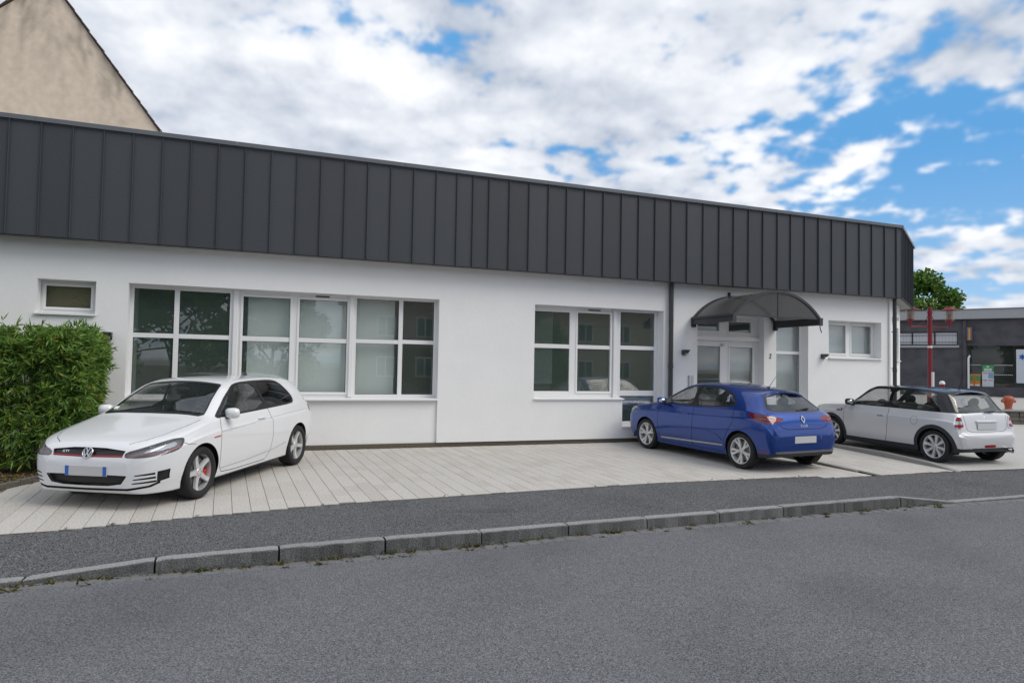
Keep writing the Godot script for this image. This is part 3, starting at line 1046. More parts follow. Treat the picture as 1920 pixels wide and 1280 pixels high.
func fascia(t: Transform3D, w: float) -> MB:
	var st := MB.new()
	var y0 := 3.578
	var y1 := 5.418
	var n := 6
	var f := FastNoiseLite.new()
	f.seed = int(t.origin.x * 977.0)
	f.frequency = 0.9
	var cols := [0.012, w * 0.3, w * 0.55, w * 0.8, w]
	for j in n:
		for i in 4:
			var p: Array = []
			for d in [[0, 0], [1, 0], [1, 1], [0, 1]]:
				var x: float = cols[i + d[0]]
				var y := lerpf(y0, y1, float(j + d[1]) / n)
				var edge: float = 0.0 if (i + d[0]) in [0, 4] else 1.0
				p.append(t * Vector3(x, y, edge * 0.004 * f.get_noise_2d(x * 2.0, y)))
			st.quad(p[0], p[1], p[2], p[3])
	st.ocbox(t * Transform3D(Basis(), Vector3(0.007, (y0 + y1) * 0.5, 0.014)), Vector3(0.007, (y1 - y0) * 0.5, 0.018), 0.002)
	st.obox(t * Transform3D(Basis(), Vector3(w * 0.5, y0 + 0.01, 0.005)), Vector3(w * 0.5 - 0.002, 0.012, 0.004))
	return st

func build_canopy(b: Node) -> void:
	var c := node("canopy", b)
	c.set_meta("label", "arched smoked canopy with dark metal ribs over the entrance")
	var x0 := 9.56
	var x1 := 11.94
	var yb := 2.80
	var rise := 0.56
	var half := (x1 - x0) * 0.5
	var rad := (half * half + rise * rise) / (2.0 * rise)
	var cy := yb + rise - rad
	var cxm := (x0 + x1) * 0.5
	var a0 := asin(half / rad)
	var arc := func(k: float, r: float, z: float) -> Vector3:
		var a := -a0 + 2.0 * a0 * k
		return Vector3(cxm + sin(a) * r, cy + cos(a) * r, z)
	var n := 28
	var st := MB.new()
	for i in n:
		var p: Vector3 = arc.call(float(i) / n, rad, 0.02)
		var q: Vector3 = arc.call(float(i + 1) / n, rad, 0.02)
		var np := Vector3(p.x - cxm, p.y - cy, 0).normalized()
		var nq := Vector3(q.x - cxm, q.y - cy, 0).normalized()
		st.quadn(Vector3(p.x, p.y, 1.42), Vector3(q.x, q.y, 1.42), q, p, np, nq, nq, np)
	put("roof_sheet", st, M.tint, c)
	for z in [[0.0, 0.06], [1.40, 1.455]]:
		st = MB.new()
		for i in n:
			var k0 := float(i) / n
			var k1 := float(i + 1) / n
			var a: Vector3 = arc.call(k0, rad + 0.022, z[0])
			var d: Vector3 = arc.call(k1, rad + 0.022, z[0])
			var e: Vector3 = arc.call(k1, rad - 0.032, z[0])
			var g: Vector3 = arc.call(k0, rad - 0.032, z[0])
			var dz := Vector3(0, 0, z[1] - z[0])
			st.quad(a + dz, d + dz, d, a)
			st.quad(g, e, e + dz, g + dz)
			st.quad(g + dz, e + dz, d + dz, a + dz)
			st.quad(a, d, e, g)
		put("arch_rib", st, M.dark_metal, c)
	for s in [-1.0, 1.0]:
		var x := x0 if s < 0 else x1
		st = MB.new()
		st.cbox(Vector3(x - 0.035, yb - 0.135, 0.0), Vector3(x + 0.035, yb + 0.005, 1.46), 0.006)
		put("side_beam", st, M.dark_metal, c)
		st = MB.new()
		st.cbox(Vector3(x - 0.05, yb - 0.20, 0.0), Vector3(x + 0.05, yb + 0.04, 0.10), 0.02)
		put("wall_bracket", st, M.black, c)
		st = MB.new()
		st.cbox(Vector3(x - 0.05, yb - 0.145, 1.452), Vector3(x + 0.05, yb + 0.03, 1.475), 0.006)
		put("gutter_end", st, M.dark_metal, c)
		st = MB.new()
		st.cbox(Vector3(x + s * 0.035 - 0.045, yb - 0.02, 0.05), Vector3(x + s * 0.035 + 0.045, yb + 0.03, 1.45), 0.006)
		put("gutter", st, M.dark_metal, c)
	st = MB.new()
	st.box(Vector3(cxm - 0.012, yb, 1.415), Vector3(cxm + 0.012, yb + rise - 0.03, 1.44))
	st.box(Vector3(x0 + 0.05, yb - 0.012, 1.415), Vector3(x1 - 0.05, yb + 0.018, 1.44))
	put("front_mullion", st, M.dark_metal, c)
	st = MB.new()
	for i in n:
		var p: Vector3 = arc.call(float(i) / n, rad - 0.03, 1.43)
		var q: Vector3 = arc.call(float(i + 1) / n, rad - 0.03, 1.43)
		st.quad(Vector3(p.x, yb + 0.01, 1.43), Vector3(q.x, yb + 0.01, 1.43), q, p)
	put("front_sheet", st, M.tint, c)
	st = MB.new()
	st.box(Vector3(cxm - 0.2, yb + rise - 0.02, 0.0), Vector3(cxm - 0.15, yb + rise + 0.10, 0.05))
	put("fixing_lug", st, M.black, c)
	st = MB.new()
	st.tube([Vector3(x1 + 0.03, yb - 0.13, 1.40), Vector3(x1 + 0.04, yb - 0.20, 1.40), Vector3(x1 + 0.09, yb - 0.29, 1.39)], 0.010, 6)
	put("drain_hose", st, M.black, c)

func build_rooms(b: Node) -> void:
	var st := MB.new()
	st.box(Vector3(-9.0, -0.02, -8.7), Vector3(15.5, 0.06, -0.305))
	put("floor", st, M.floor, b)
	st = MB.new()
	st.box(Vector3(-9.0, 3.05, -8.7), Vector3(16.5, 3.15, -0.302))
	put("ceiling", st, M.room, b)
	st = MB.new()
	sheet_with_openings(st, Transform3D(Basis(), Vector3(0, 0, -8.4)), -9.0, 16.5, 0.06, 3.05, [], 0.15)
	put("inner_wall", st, M.room, b)
	for p in [[-1.99, 1.15, M.film_pale], [-0.26, 8.38, M.room], [4.6, 8.38, M.room], [13.35, 8.38, M.room], [-4.2, 8.38, M.room]]:
		st = MB.new()
		st.box(Vector3(p[0] - 0.05, 0.06, -p[1] + 0.001), Vector3(p[0] + 0.05, 3.049, -0.301))
		put("partition", st, p[2], b)
	# screens and blinds set behind the glass
	for s in [[-0.03, 2.72, 1.0, 2.95, -0.42, M.film], [12.1, 13.2, 0.1, 2.95, -0.40, M.film_pale], [10.86, 11.50, 0.1, 2.2, -0.36, M.film_pale], [13.85, 15.45, 2.0, 2.95, -0.40, M.film_pale], [-3.25, -2.45, 2.38, 2.92, -0.34, M.brown_blind], [9.72, 11.5, 2.45, 2.58, -0.5, M.film_pale], [5.3, 6.45, 0.1, 3.0, -2.0, M.film], [6.45, 7.2, 0.1, 3.0, -2.6, M.film]]:
		st = MB.new()
		st.box(Vector3(s[0], s[2], s[4] - 0.012), Vector3(s[1], s[3], s[4]))
		put("blind", st, s[5], b)
	# desks with screens behind the second window and the long one
	for p in [[Vector3(6.1, 0.06, -1.0), 1.5, "left light of the middle window"], [Vector3(7.4, 0.06, -1.1), 1.0, "right light of the middle window"], [Vector3(-1.35, 0.06, -1.3), 1.1, "unscreened left end of the long window"], [Vector3(3.1, 0.06, -1.5), 0.9, "unscreened right end of the long window"]]:
		var dk := node("desk", self, p[0])
		tag(dk, "dark office desk seen through the %s" % p[2], "desk", "office desks behind the glass")
		st = MB.new()
		st.cbox(Vector3(-p[1] * 0.5, 0.70, -0.35), Vector3(p[1] * 0.5, 0.74, 0.35), 0.006)
		put("desk_top", st, M.film_pale, dk)
		for q in [[-1, -1], [1, -1], [-1, 1], [1, 1]]:
			st = MB.new()
			st.box(Vector3(q[0] * (p[1] * 0.5 - 0.06) - 0.025, 0, q[1] * 0.3 - 0.025), Vector3(q[0] * (p[1] * 0.5 - 0.06) + 0.025, 0.70, q[1] * 0.3 + 0.025))
			put("leg", st, M.black, dk)
		var mo := node("monitor", self, p[0] + Vector3(0.1, 0.742, 0.05))
		tag(mo, "black monitor on the desk behind the %s" % p[2], "monitor", "monitors on the office desks")
		st = MB.new()
		st.cbox(Vector3(-0.26, 0.12, -0.02), Vector3(0.26, 0.44, 0.02), 0.006)
		put("screen_case", st, M.black, mo)
		st = MB.new()
		st.box(Vector3(-0.03, 0.0, -0.02), Vector3(0.03, 0.14, 0.01))
		st.cbox(Vector3(-0.12, 0.0, -0.09), Vector3(0.12, 0.015, 0.09), 0.004)
		put("stand", st, M.black, mo)
	st = MB.new()
	st.cbox(Vector3(6.98, 0.802, -1.02), Vector3(7.28, 0.98, -0.80), 0.01)
	tag(put("file_box", st, M.hydrant, self), "red file box on the desk behind the middle window", "box")

# ---------------------------------------------------------------- neighbours
func build_surroundings() -> void:
	gable_house()
	shop()
	side_street()
	opposite_side()

func gable_house() -> void:
	var h := node("gable_house", self, Vector3(0, 0, -9.6))
	tag(h, "tall ochre house with a steep weathered gable behind the flat roofed office", "house")
	var f := FastNoiseLite.new()
	f.seed = 77
	f.frequency = 1.0
	f.fractal_octaves = 4
	# measured on z = -7, pushed back to z = -9.6
	var k := (13.2 + 9.6) / (13.2 + 7.0)
	var ax := -5.0 * k
	var ay := 1.63 + (11.24 - 1.63) * k
	var rx := -1.2 * k
	var ry := 1.63 + (6.05 - 1.63) * k
	var lx := -11.5 * k
	var ly := ay - (ax - lx) * 0.93
	var top := func(x: float) -> float:
		return lerpf(ly, ay, (x - lx) / (ax - lx)) if x < ax else lerpf(ay, ry, (x - ax) / (rx - ax))
	var st := MB.new()
	st.use_col = true
	var n := 90
	for i in n:
		var x0 := lerpf(lx, rx, float(i) / n)
		var x1 := lerpf(lx, rx, float(i + 1) / n)
		var rows := 60
		for j in rows:
			var p: Array = []
			var q: Array = []
			for d in [[0, 0], [1, 0], [1, 1], [0, 1]]:
				var x := x0 if d[0] == 0 else x1
				var t: float = top.call(x)
				var y := lerpf(5.0, t, float(j + d[1]) / rows)
				p.append(Vector3(x, y, 0))
				# soot streaks that run down from the verge
				var streak := f.get_noise_2d(x * 2.2, y * 0.28) * 0.6 + f.get_noise_2d(x * 6.0, y * 1.2) * 0.5
				var reach := exp(-(t - y) / 1.6)
				var s := clampf(streak * 2.6 + 0.12, 0.0, 1.0) * reach * 0.8
				var b := 1.0 + 0.10 * f.get_noise_2d(x * 0.8, y * 0.5)
				q.append(Color(1, 1, 1).lerp(Color(0.30, 0.31, 0.30), s) * b)
			for tr in [[0, 1, 2], [0, 2, 3]]:
				for m in [tr[0], tr[2], tr[1]]:
					st.col = q[m]
					st.vert(p[m], Vector3(0, 0, 1))
	put("gable_wall", st, M.ochre, h)
	st = MB.new()
	st.use_col = true
	st.box(Vector3(lx, -0.5, -8.0), Vector3(rx, 5.0, 0.0))
	st.quad(Vector3(rx, 5.0, 0), Vector3(rx, 5.0, -8), Vector3(rx, ry, -8), Vector3(rx, ry, 0))
	put("lower_wall", st, M.ochre, h)
	for s in [[Vector3(ax, ay, 0), Vector3(rx + 0.25, ry - 0.33, 0)], [Vector3(lx - 0.2, ly - 0.2, 0), Vector3(ax, ay, 0)]]:
		var a: Vector3 = s[0]
		var b: Vector3 = s[1]
		var up := Vector3(-(b - a).y, (b - a).x, 0).normalized()
		st = MB.new()
		var t0 := 0.02
		var t1 := 0.035
		st.quad(a + up * t1 + Vector3(0, 0, 0.06), b + up * t1 + Vector3(0, 0, 0.06), b + up * t1 + Vector3(0, 0, -8.2), a + up * t1 + Vector3(0, 0, -8.2))
		st.quad(a + up * t0 + Vector3(0, 0, 0.06), b + up * t0 + Vector3(0, 0, 0.06), b + up * t1 + Vector3(0, 0, 0.06), a + up * t1 + Vector3(0, 0, 0.06))
		st.quad(a + up * t0 + Vector3(0, 0, -8.2), b + up * t0 + Vector3(0, 0, -8.2), b + up * t0 + Vector3(0, 0, 0.06), a + up * t0 + Vector3(0, 0, 0.06))
		var rf := put("roof", st, M.verge, h)
		var ln := a.distance_to(b)
		var c := int(ln / 0.32)
		for i in c:
			var m := a.lerp(b, (i + 0.5) / c) + up * (0.036 + rng.randf() * 0.015) + Vector3(0, 0, 0.03)
			var bs := Basis((b - a).normalized(), up, Vector3(0, 0, 1)) * Basis(Vector3.BACK, rng.randf_range(0.03, 0.09))
			var tl := MB.new()
			tl.ocbox(Transform3D(bs, m), Vector3(0.165, 0.013, 0.05), 0.006)
			put("verge_tile", tl, M.verge, rf)

func shop() -> void:
	# local x runs along the shop front to the right, z towards the street
	var h := node("shop_building", self)
	h.transform = Transform3D(Basis(Vector3(0.542, 0, 0.84), Vector3.UP, Vector3(-0.84, 0, 0.542)), Vector3(35.37, 0, -10.73))
	tag(h, "dark grey flat roofed shop with a pale metal eaves band and big display window", "building")
	var id := Transform3D()
	var st := MB.new()
	sheet_with_openings(st, id, -9.0, 9.0, 0.3, 4.5, [[-5.4, -1.2, 3.15, 3.86], [-0.82, 6.0, 1.02, 3.12]], 0.3)
	put("wall", st, M.shop, h)
	st = MB.new()
	st.box(Vector3(-9.0, 0.2, -9.0), Vector3(-8.7, 4.5, -0.3))
	st.box(Vector3(8.7, 0.2, -9.0), Vector3(9.0, 4.5, -0.3))
	st.box(Vector3(-9.0, 0.2, -9.0), Vector3(9.0, 4.5, -8.7))
	put("rear_wall", st, M.shop, h)
	st = MB.new()
	st.box(Vector3(-9.25, 4.5, -9.2), Vector3(9.25, 4.99, 0.28))
	put("eaves_band", st, M.shop_band, h)
	st = MB.new()
	st.box(Vector3(-9.28, 4.975, -9.2), Vector3(9.28, 5.02, 0.31))
	put("roof_edge", st, M.cap, h)
	st = MB.new()
	st.box(Vector3(-0.98, 0.3, 0.0), Vector3(-0.84, 4.45, 0.12))
	put("pilaster", st, M.shop, h)
	st = MB.new()
	st.box(Vector3(-0.83, 0.3, 0.0), Vector3(9.0, 1.0, 0.22))
	put("stall_riser", st, M.shop, h)
	# high band of obscured glass behind bars
	var w := node("window", h)
	w.set_meta("label", "high band of obscured white glass behind security bars")
	for i in 4:
		var x0 := -5.35 + i * 1.035
		st = MB.new()
		st.box(Vector3(x0 + 0.03, 3.2, -0.12), Vector3(x0 + 1.0, 3.81, -0.10))
		put("pane", st, M.obscured, w)
		st = MB.new()
		st.box(Vector3(x0 + 1.0, 3.15, -0.12), Vector3(x0 + 1.035, 3.86, -0.04))
		put("frame_bar", st, M.black, w)
	for y in [3.30, 3.66]:
		st = MB.new()
		st.box(Vector3(-5.4, y, -0.02), Vector3(-1.2, y + 0.025, 0.0))
		put("security_bar", st, M.black, w)
	for i in 28:
		st = MB.new()
		st.box(Vector3(-5.35 + i * 0.15, 3.17, -0.018), Vector3(-5.338 + i * 0.15, 3.84, -0.006))
		put("security_bar", st, M.shop_band, w)
	st = MB.new()
	st.box(Vector3(-5.45, 3.02, -0.05), Vector3(-1.15, 3.14, 0.1))
	put("sill", st, M.shop_band, w)
	# display window
	w = node("display_window", h)
	for p in [[-0.82, 1.15], [1.19, 3.4], [3.44, 6.0]]:
		st = MB.new()
		st.quad(Vector3(p[0], 1.02, -0.06), Vector3(p[1], 1.02, -0.06), Vector3(p[1], 3.12, -0.06), Vector3(p[0], 3.12, -0.06))
		put("pane", st, M.pane, w)
	for x in [1.17, 3.42]:
		st = MB.new()
		st.box(Vector3(x - 0.02, 1.02, -0.1), Vector3(x + 0.02, 3.12, -0.03))
		put("mullion", st, M.black, w)
	st = MB.new()
	st.box(Vector3(-9.0, 0.25, -8.6), Vector3(9.0, 4.5, -8.5))
	st.box(Vector3(-0.9, 0.25, -8.5), Vector3(-0.85, 4.5, -0.31))
	st.box(Vector3(-9.0, 3.25, -8.5), Vector3(9.0, 3.3, -0.31))
	st.box(Vector3(-9.0, 0.25, -8.5), Vector3(9.0, 0.3, -0.31))
	put("inner_wall", st, M.shop_inner, h)
	for y in [1.62, 2.11]:
		for i in 26:
			var x := -0.74 + i * 0.078
			if (x > -0.2 and x < 0.32) or x > 1.12:
				continue
			st = MB.new()
			st.box(Vector3(x, y, -0.058), Vector3(x + 0.045, y + 0.035, -0.055))
			put("glass_marker", st, M.white, w)
	# posters on the glass
	for p in [["poster", -0.74, -0.52, 1.03, 1.65, M.orange], ["poster", -0.50, -0.25, 1.03, 1.65, M.orange], ["poster", -0.17, 0.315, 1.02, 2.13, M.poster], ["banner", 1.25, 2.0, 1.24, 2.93, M.poster]]:
		st = MB.new()
		st.box(Vector3(p[1], p[3], -0.054), Vector3(p[2], p[4], -0.048))
		var po := put(p[0], st, p[5], w)
		if p[5] == M.orange:
			st = MB.new()
			st.cbox(Vector3(p[1] + 0.04, p[3] + 0.28, -0.049), Vector3(p[2] - 0.03, p[4] - 0.08, -0.044), 0.002)
			put("print_block", st, M.green, po)
			st = MB.new()
			st.box(Vector3(p[1] + 0.02, p[3] + 0.01, -0.049), Vector3(p[2] - 0.02, p[3] + 0.1, -0.045))
			put("print_block", st, M.white, po)
		elif p[0] == "poster":
			st = MB.new()
			st.box(Vector3(p[1], 1.78, -0.049), Vector3(p[2], p[4], -0.045))
			put("print_block", st, M.green, po)
			for q in [[-0.09, 0.24, 1.82, 1.87], [-0.09, 0.24, 1.90, 1.95], [0.01, 0.13, 2.02, 2.07]]:
				st = MB.new()
				st.box(Vector3(q[0], q[2], -0.046), Vector3(q[1], q[3], -0.042))
				put("print_line", st, M.white, po)
			for q in [[-0.14, 0.05, 1.68, 1.72], [-0.14, 0.05, 1.32, 1.36], [0.10, 0.29, 1.32, 1.36]]:
				st = MB.new()
				st.box(Vector3(q[0], q[2], -0.049), Vector3(q[1], q[3], -0.045))
				put("print_line", st, M.hydrant, po)
			st = MB.new()
			st.box(Vector3(0.09, 1.45, -0.049), Vector3(0.30, 1.74, -0.045))
			put("print_block", st, M.sky_print, po)
		else:
			for a in 3:
				st = MB.new()
				st.obox(Transform3D(Basis(Vector3.BACK, a * PI / 3.0), Vector3(1.50, 2.55, -0.046)), Vector3(0.035, 0.14, 0.003))
				put("print_cross", st, M.blue, po)
	# white waste pipe and bulkhead lamp
	st = MB.new()
	st.tube([Vector3(-0.74, 0.9, 0.26), Vector3(-0.74, 2.46, 0.26), Vector3(-0.70, 2.56, 0.2), Vector3(-0.70, 2.58, 0.02)], 0.05, 8)
	put("pipe", st, M.white, h)
	st = MB.new()
	st.cbox(Vector3(-0.82, 3.37, 0.0), Vector3(-0.58, 4.08, 0.22), 0.02)
	var lb := put("light_box", st, M.cap, h)
	st = MB.new()
	st.box(Vector3(-0.74, 3.42, 0.215), Vector3(-0.66, 4.02, 0.228))
	put("coloured_strip", st, M.amber, lb)

func side_street() -> void:
	# raised terrace in front of the shop with a rough stone front
	var a := Vector3(19.2, 0, -2.6)
	var d := Vector3(0.933, 0, 0.36)
	var back := Vector3(0.36, 0, -0.933)
	var st := MB.new()
	var t := Transform3D(Basis(d, Vector3.UP, -back), a)
	var wl := node("retaining_wall", self)
	tag(wl, "low rough stone retaining wall at the edge of the shop terrace", "wall")
	for row in 3:
		var x := -rng.randf() * 0.2
		while x < 12.0:
			var w := rng.randf_range(0.28, 0.5)
			st = MB.new()
			st.ocbox(t * Transform3D(Basis(), Vector3(x + w * 0.5, 0.10 + row * 0.145, rng.randf_range(-0.015, 0.012) - 0.1)), Vector3(w * 0.5 - 0.008, 0.069, 0.1), 0.015)
			put("stone", st, M.stone, wl)
			x += w
	st = MB.new()
	st.obox(t * Transform3D(Basis(), Vector3(6.0, 0.1, -0.16)), Vector3(6.2, 0.38, 0.05))
	put("core", st, M.joint, wl)
	st = MB.new()
	st.ocbox(t * Transform3D(Basis(), Vector3(6.0, 0.505, -0.10)), Vector3(6.2, 0.03, 0.14), 0.01)
	put("coping", st, M.edging, wl)
	var te := node("terrace", self)
	kind(te, "structure")
	st = MB.new()
	st.obox(t * Transform3D(Basis(), Vector3(12.0, 0.20, -22.2)), Vector3(18.0, 0.28, 22.0))
	put("terrace_bed", st, M.stone, te)
	for i in 16:
		st = MB.new()
		st.ocbox(t * Transform3D(Basis(), Vector3(12.0, 0.495, -0.65 - i * 0.9)), Vector3(18.0, 0.025, 0.31), 0.006)
		put("paving_band", st, M.concrete_plain, te)
	# handrail beside the steps
	# lamp post with two lanterns
	var l := node("street_lamp", self, Vector3(23.3, 0.52, -4.6), -0.367)
	tag(l, "dark red street lamp with two glass lanterns on a cross arm", "street lamp")
	st = MB.new()
	st.tube([Vector3(0, 0, 0), Vector3(0, 3.5, 0)], 0.075, 12)
	st.tube([Vector3(0, 3.42, 0), Vector3(0, 3.56, 0)], 0.062, 12)
	st.tube([Vector3(0, 0, 0), Vector3(0, 0.5, 0)], 0.10, 12)
	st.tube([Vector3(0, 3.33, 0), Vector3(0, 3.36, 0)], 0.10, 12)
	put("post", st, M.red, l)
	st = MB.new()
	st.tube([Vector3(0, 2.05, 0), Vector3(0, 2.13, 0)], 0.079, 12)
	put("number_band", st, M.white, l)
	st = MB.new()
	st.tube([Vector3(-0.76, 2.82, 0), Vector3(0.76, 2.82, 0)], 0.022, 8)
	put("cross_arm", st, M.red, l)
	for s in [-1.0, 1.0]:
		st = MB.new()
		st.tube([Vector3(s * 0.05, 3.3, 0), Vector3(s * 0.12, 3.12, 0), Vector3(s * 0.3, 2.95, 0), Vector3(s * 0.46, 2.84, 0)], 0.010, 6)
		put("brace", st, M.red, l)
		var ln := node("lantern", l, Vector3(s * 0.72, 2.84, 0))
		st = MB.new()
		st.lathe(Transform3D(), [Vector2(0.0, 0.0), Vector2(0.035, 0.0), Vector2(0.04, 0.14), Vector2(0.13, 0.20), Vector2(0.15, 0.22), Vector2(0.15, 0.25), Vector2(0.0, 0.25)], 14)
		put("base", st, M.red, ln)
		st = MB.new()
		st.lathe(Transform3D(), [Vector2(0.135, 0.25), Vector2(0.14, 0.60)], 14)
		put("glass", st, M.lamp_glass, ln)
		st = MB.new()
		st.lathe(Transform3D(), [Vector2(0.0, 0.25), Vector2(0.05, 0.27), Vector2(0.05, 0.42), Vector2(0.0, 0.46)], 10)
		put("bulb_housing", st, M.soffit, ln)
		st = MB.new()
		st.lathe(Transform3D(), [Vector2(0.34, 0.60), Vector2(0.345, 0.615), Vector2(0.15, 0.66), Vector2(0.14, 0.72), Vector2(0.0, 0.74)], 16)
		st.lathe(Transform3D(), [Vector2(0.0, 0.605), Vector2(0.34, 0.60)], 16)
		put("hat", st, M.red, ln)
	st = MB.new()
	st.tube([Vector3(23.05, 0.50, -4.3), Vector3(23.05, 1.69, -4.3)], 0.045, 8)
	tag(put("marker_post", st, M.white, self), "plain white post standing against the red street lamp", "post")
	# bollard
	var bo := node("bollard", self, Vector3(21.84, 0.50, -3.05))
	tag(bo, "short red bollard with a white domed cap", "bollard")
	st = MB.new()
	st.tube([Vector3(0, 0, 0), Vector3(0, 0.78, 0)], 0.075, 12)
	put("shaft", st, M.red, bo)
	st = MB.new()
	st.lathe(Transform3D(), [Vector2(0.085, 0.78), Vector2(0.09, 0.83), Vector2(0.06, 0.88), Vector2(0.0, 0.9)], 12)
	put("cap", st, M.white, bo)
	# hydrant
	var hy := node("fire_hydrant", self, Vector3(22.86, 0.53, -1.56))
	tag(hy, "faded red fire hydrant on the stone wall", "hydrant")
	st = MB.new()
	st.lathe(Transform3D(), [Vector2(0.115, 0.0), Vector2(0.11, 0.03), Vector2(0.095, 0.06), Vector2(0.115, 0.16), Vector2(0.15, 0.30), Vector2(0.155, 0.34), Vector2(0.13, 0.40), Vector2(0.09, 0.425), Vector2(0.0, 0.43)], 14)
	put("barrel", st, M.hydrant, hy)
	for s in [-1.0, 1.0]:
		st = MB.new()
		st.tube([Vector3(s * 0.12 * 0.933, 0.27, s * 0.12 * 0.36), Vector3(s * 0.21 * 0.933, 0.27, s * 0.21 * 0.36)], 0.055, 10)
		put("outlet_cap", st, M.hydrant, hy)
	# no-parking disc fixed low on the wall
	var ts := Transform3D(Basis(d, Vector3.UP, -back) * Basis(Vector3.RIGHT, -0.15), Vector3(22.2, 0.22, -1.32))
	var sg := node("parking_sign", self)
	sg.transform = ts
	tag(sg, "blue disc with a white slash on a white plate leaning at the stone wall foot", "sign")
	st = MB.new()
	var oct := PackedVector2Array()
	for i in 8:
		oct.append(Vector2(cos(i * PI / 4.0 + 0.39) * 0.17, sin(i * PI / 4.0 + 0.39) * 0.15))
	st.prism(Transform3D(), oct, 0.012)
	put("plate", st, M.white, sg)
	st = MB.new()
	st.lathe(Transform3D(Basis(Vector3.RIGHT, PI / 2), Vector3(0, 0, 0.012)), [Vector2(0.118, 0.0), Vector2(0.118, 0.004), Vector2(0.0, 0.004)], 20)
	put("disc", st, M.blue, sg)
	st = MB.new()
	st.obox(Transform3D(Basis(Vector3.BACK, -0.8), Vector3(0, 0, 0.018)), Vector3(0.11, 0.013, 0.002))
	put("slash", st, M.white, sg)

# ---------------------------------------------------------------- what the windows mirror
func opposite_side() -> void:
	var pv := MB.new()
	pv.box(Vector3(-40, -0.5, 21.0), Vector3(60, -0.14, 24.0))
	kind(put("far_pavement", pv, M.pavement_plain, self), "structure")
	var lots := [[6.5, 15.0, 30.0, 6.2, M.pink, "rose rendered house with a brick ground floor across the street"], [20.0, 30.0, 29.0, 6.0, M.ochre_plain, "ochre rendered house beyond the trees across the street"], [-30.0, -19.0, 32.0, 6.0, M.render, "white rendered house behind the trees across the street"]]
	for q in lots:
		var h := node("street_house", self, Vector3((q[0] + q[1]) * 0.5, -0.2, q[2]))
		tag(h, q[5], "house")
		var hw: float = (q[1] - q[0]) * 0.5
		var st := MB.new()
		st.box(Vector3(-hw, 2.9, 0), Vector3(hw, q[3], 9))
		put("wall", st, q[4], h)
		st = MB.new()
		st.box(Vector3(-hw - 0.02, 0, -0.02), Vector3(hw + 0.02, 2.9, 9.02))
		put("ground_floor", st, M.roof_tile if q[4] == M.pink else q[4], h)
		st = MB.new()
		st.prism(Transform3D(Basis(Vector3(0, 0, 1), Vector3(0, 1, 0), Vector3(-1, 0, 0)), Vector3(hw + 0.3, 0, 0)), PackedVector2Array([Vector2(-0.4, q[3]), Vector2(4.5, q[3] + 3.6), Vector2(9.4, q[3])]), hw * 2 + 0.6)
		put("roof", st, M.roof_tile, h)
		for fl in 2:
			for i in 3:
				var x := -hw * 0.6 + i * hw * 0.6
				var wn := node("window", h, Vector3(x, 1.0 + fl * 2.6, -0.05))
				st = MB.new()
				st.box(Vector3(-0.6, 0, 0.0), Vector3(0.6, 1.3, 0.1))
				put("frame", st, M.white, wn)
				for s in [-1.0, 1.0]:
					st = MB.new()
					st.box(Vector3(s * 0.28 - 0.24, 0.08, -0.012), Vector3(s * 0.28 + 0.24, 1.22, -0.002))
					put("pane", st, M.dark_pane, wn)
	var spots := [[-9.0, 24.0, 8.0, 3.6], [-3.6, 24.5, 8.6, 3.4], [1.2, 25.0, 7.0, 2.6], [16.5, 25.5, 6.0, 2.4], [-15.0, 26.0, 8.5, 3.4]]
	for i in spots.size():
		var s = spots[i]
		tree("street_tree", Vector3(s[0], -0.2, s[1]), s[2], s[3], 3600, 90 + i, 0.30, ["full green tree across the street, opposite the hedge", "tallest green tree across the street, opposite the white car", "green tree beside the rose rendered house", "small green tree between the rose and ochre houses", "green tree in front of the white house across the street"][i], "trees across the street", 0.16)

# ---------------------------------------------------------------- plants
func leaf(st: MB, p: Vector3, d: Vector3, side: Vector3, ln: float, w: float, c: Color) -> void:
	st.col = c
	var n := side.cross(d).normalized()
	var m := p + d * ln * 0.42 - n * ln * 0.06
	var e := p + d * ln - n * ln * 0.14
	st.trin(p, e, m - side * w, n, n, n)
	st.trin(p, m + side * w, e, n, n, n)

func rdir() -> Vector3:
	var v := Vector3(rng.randfn(), rng.randfn(), rng.randfn())
	return v.normalized()

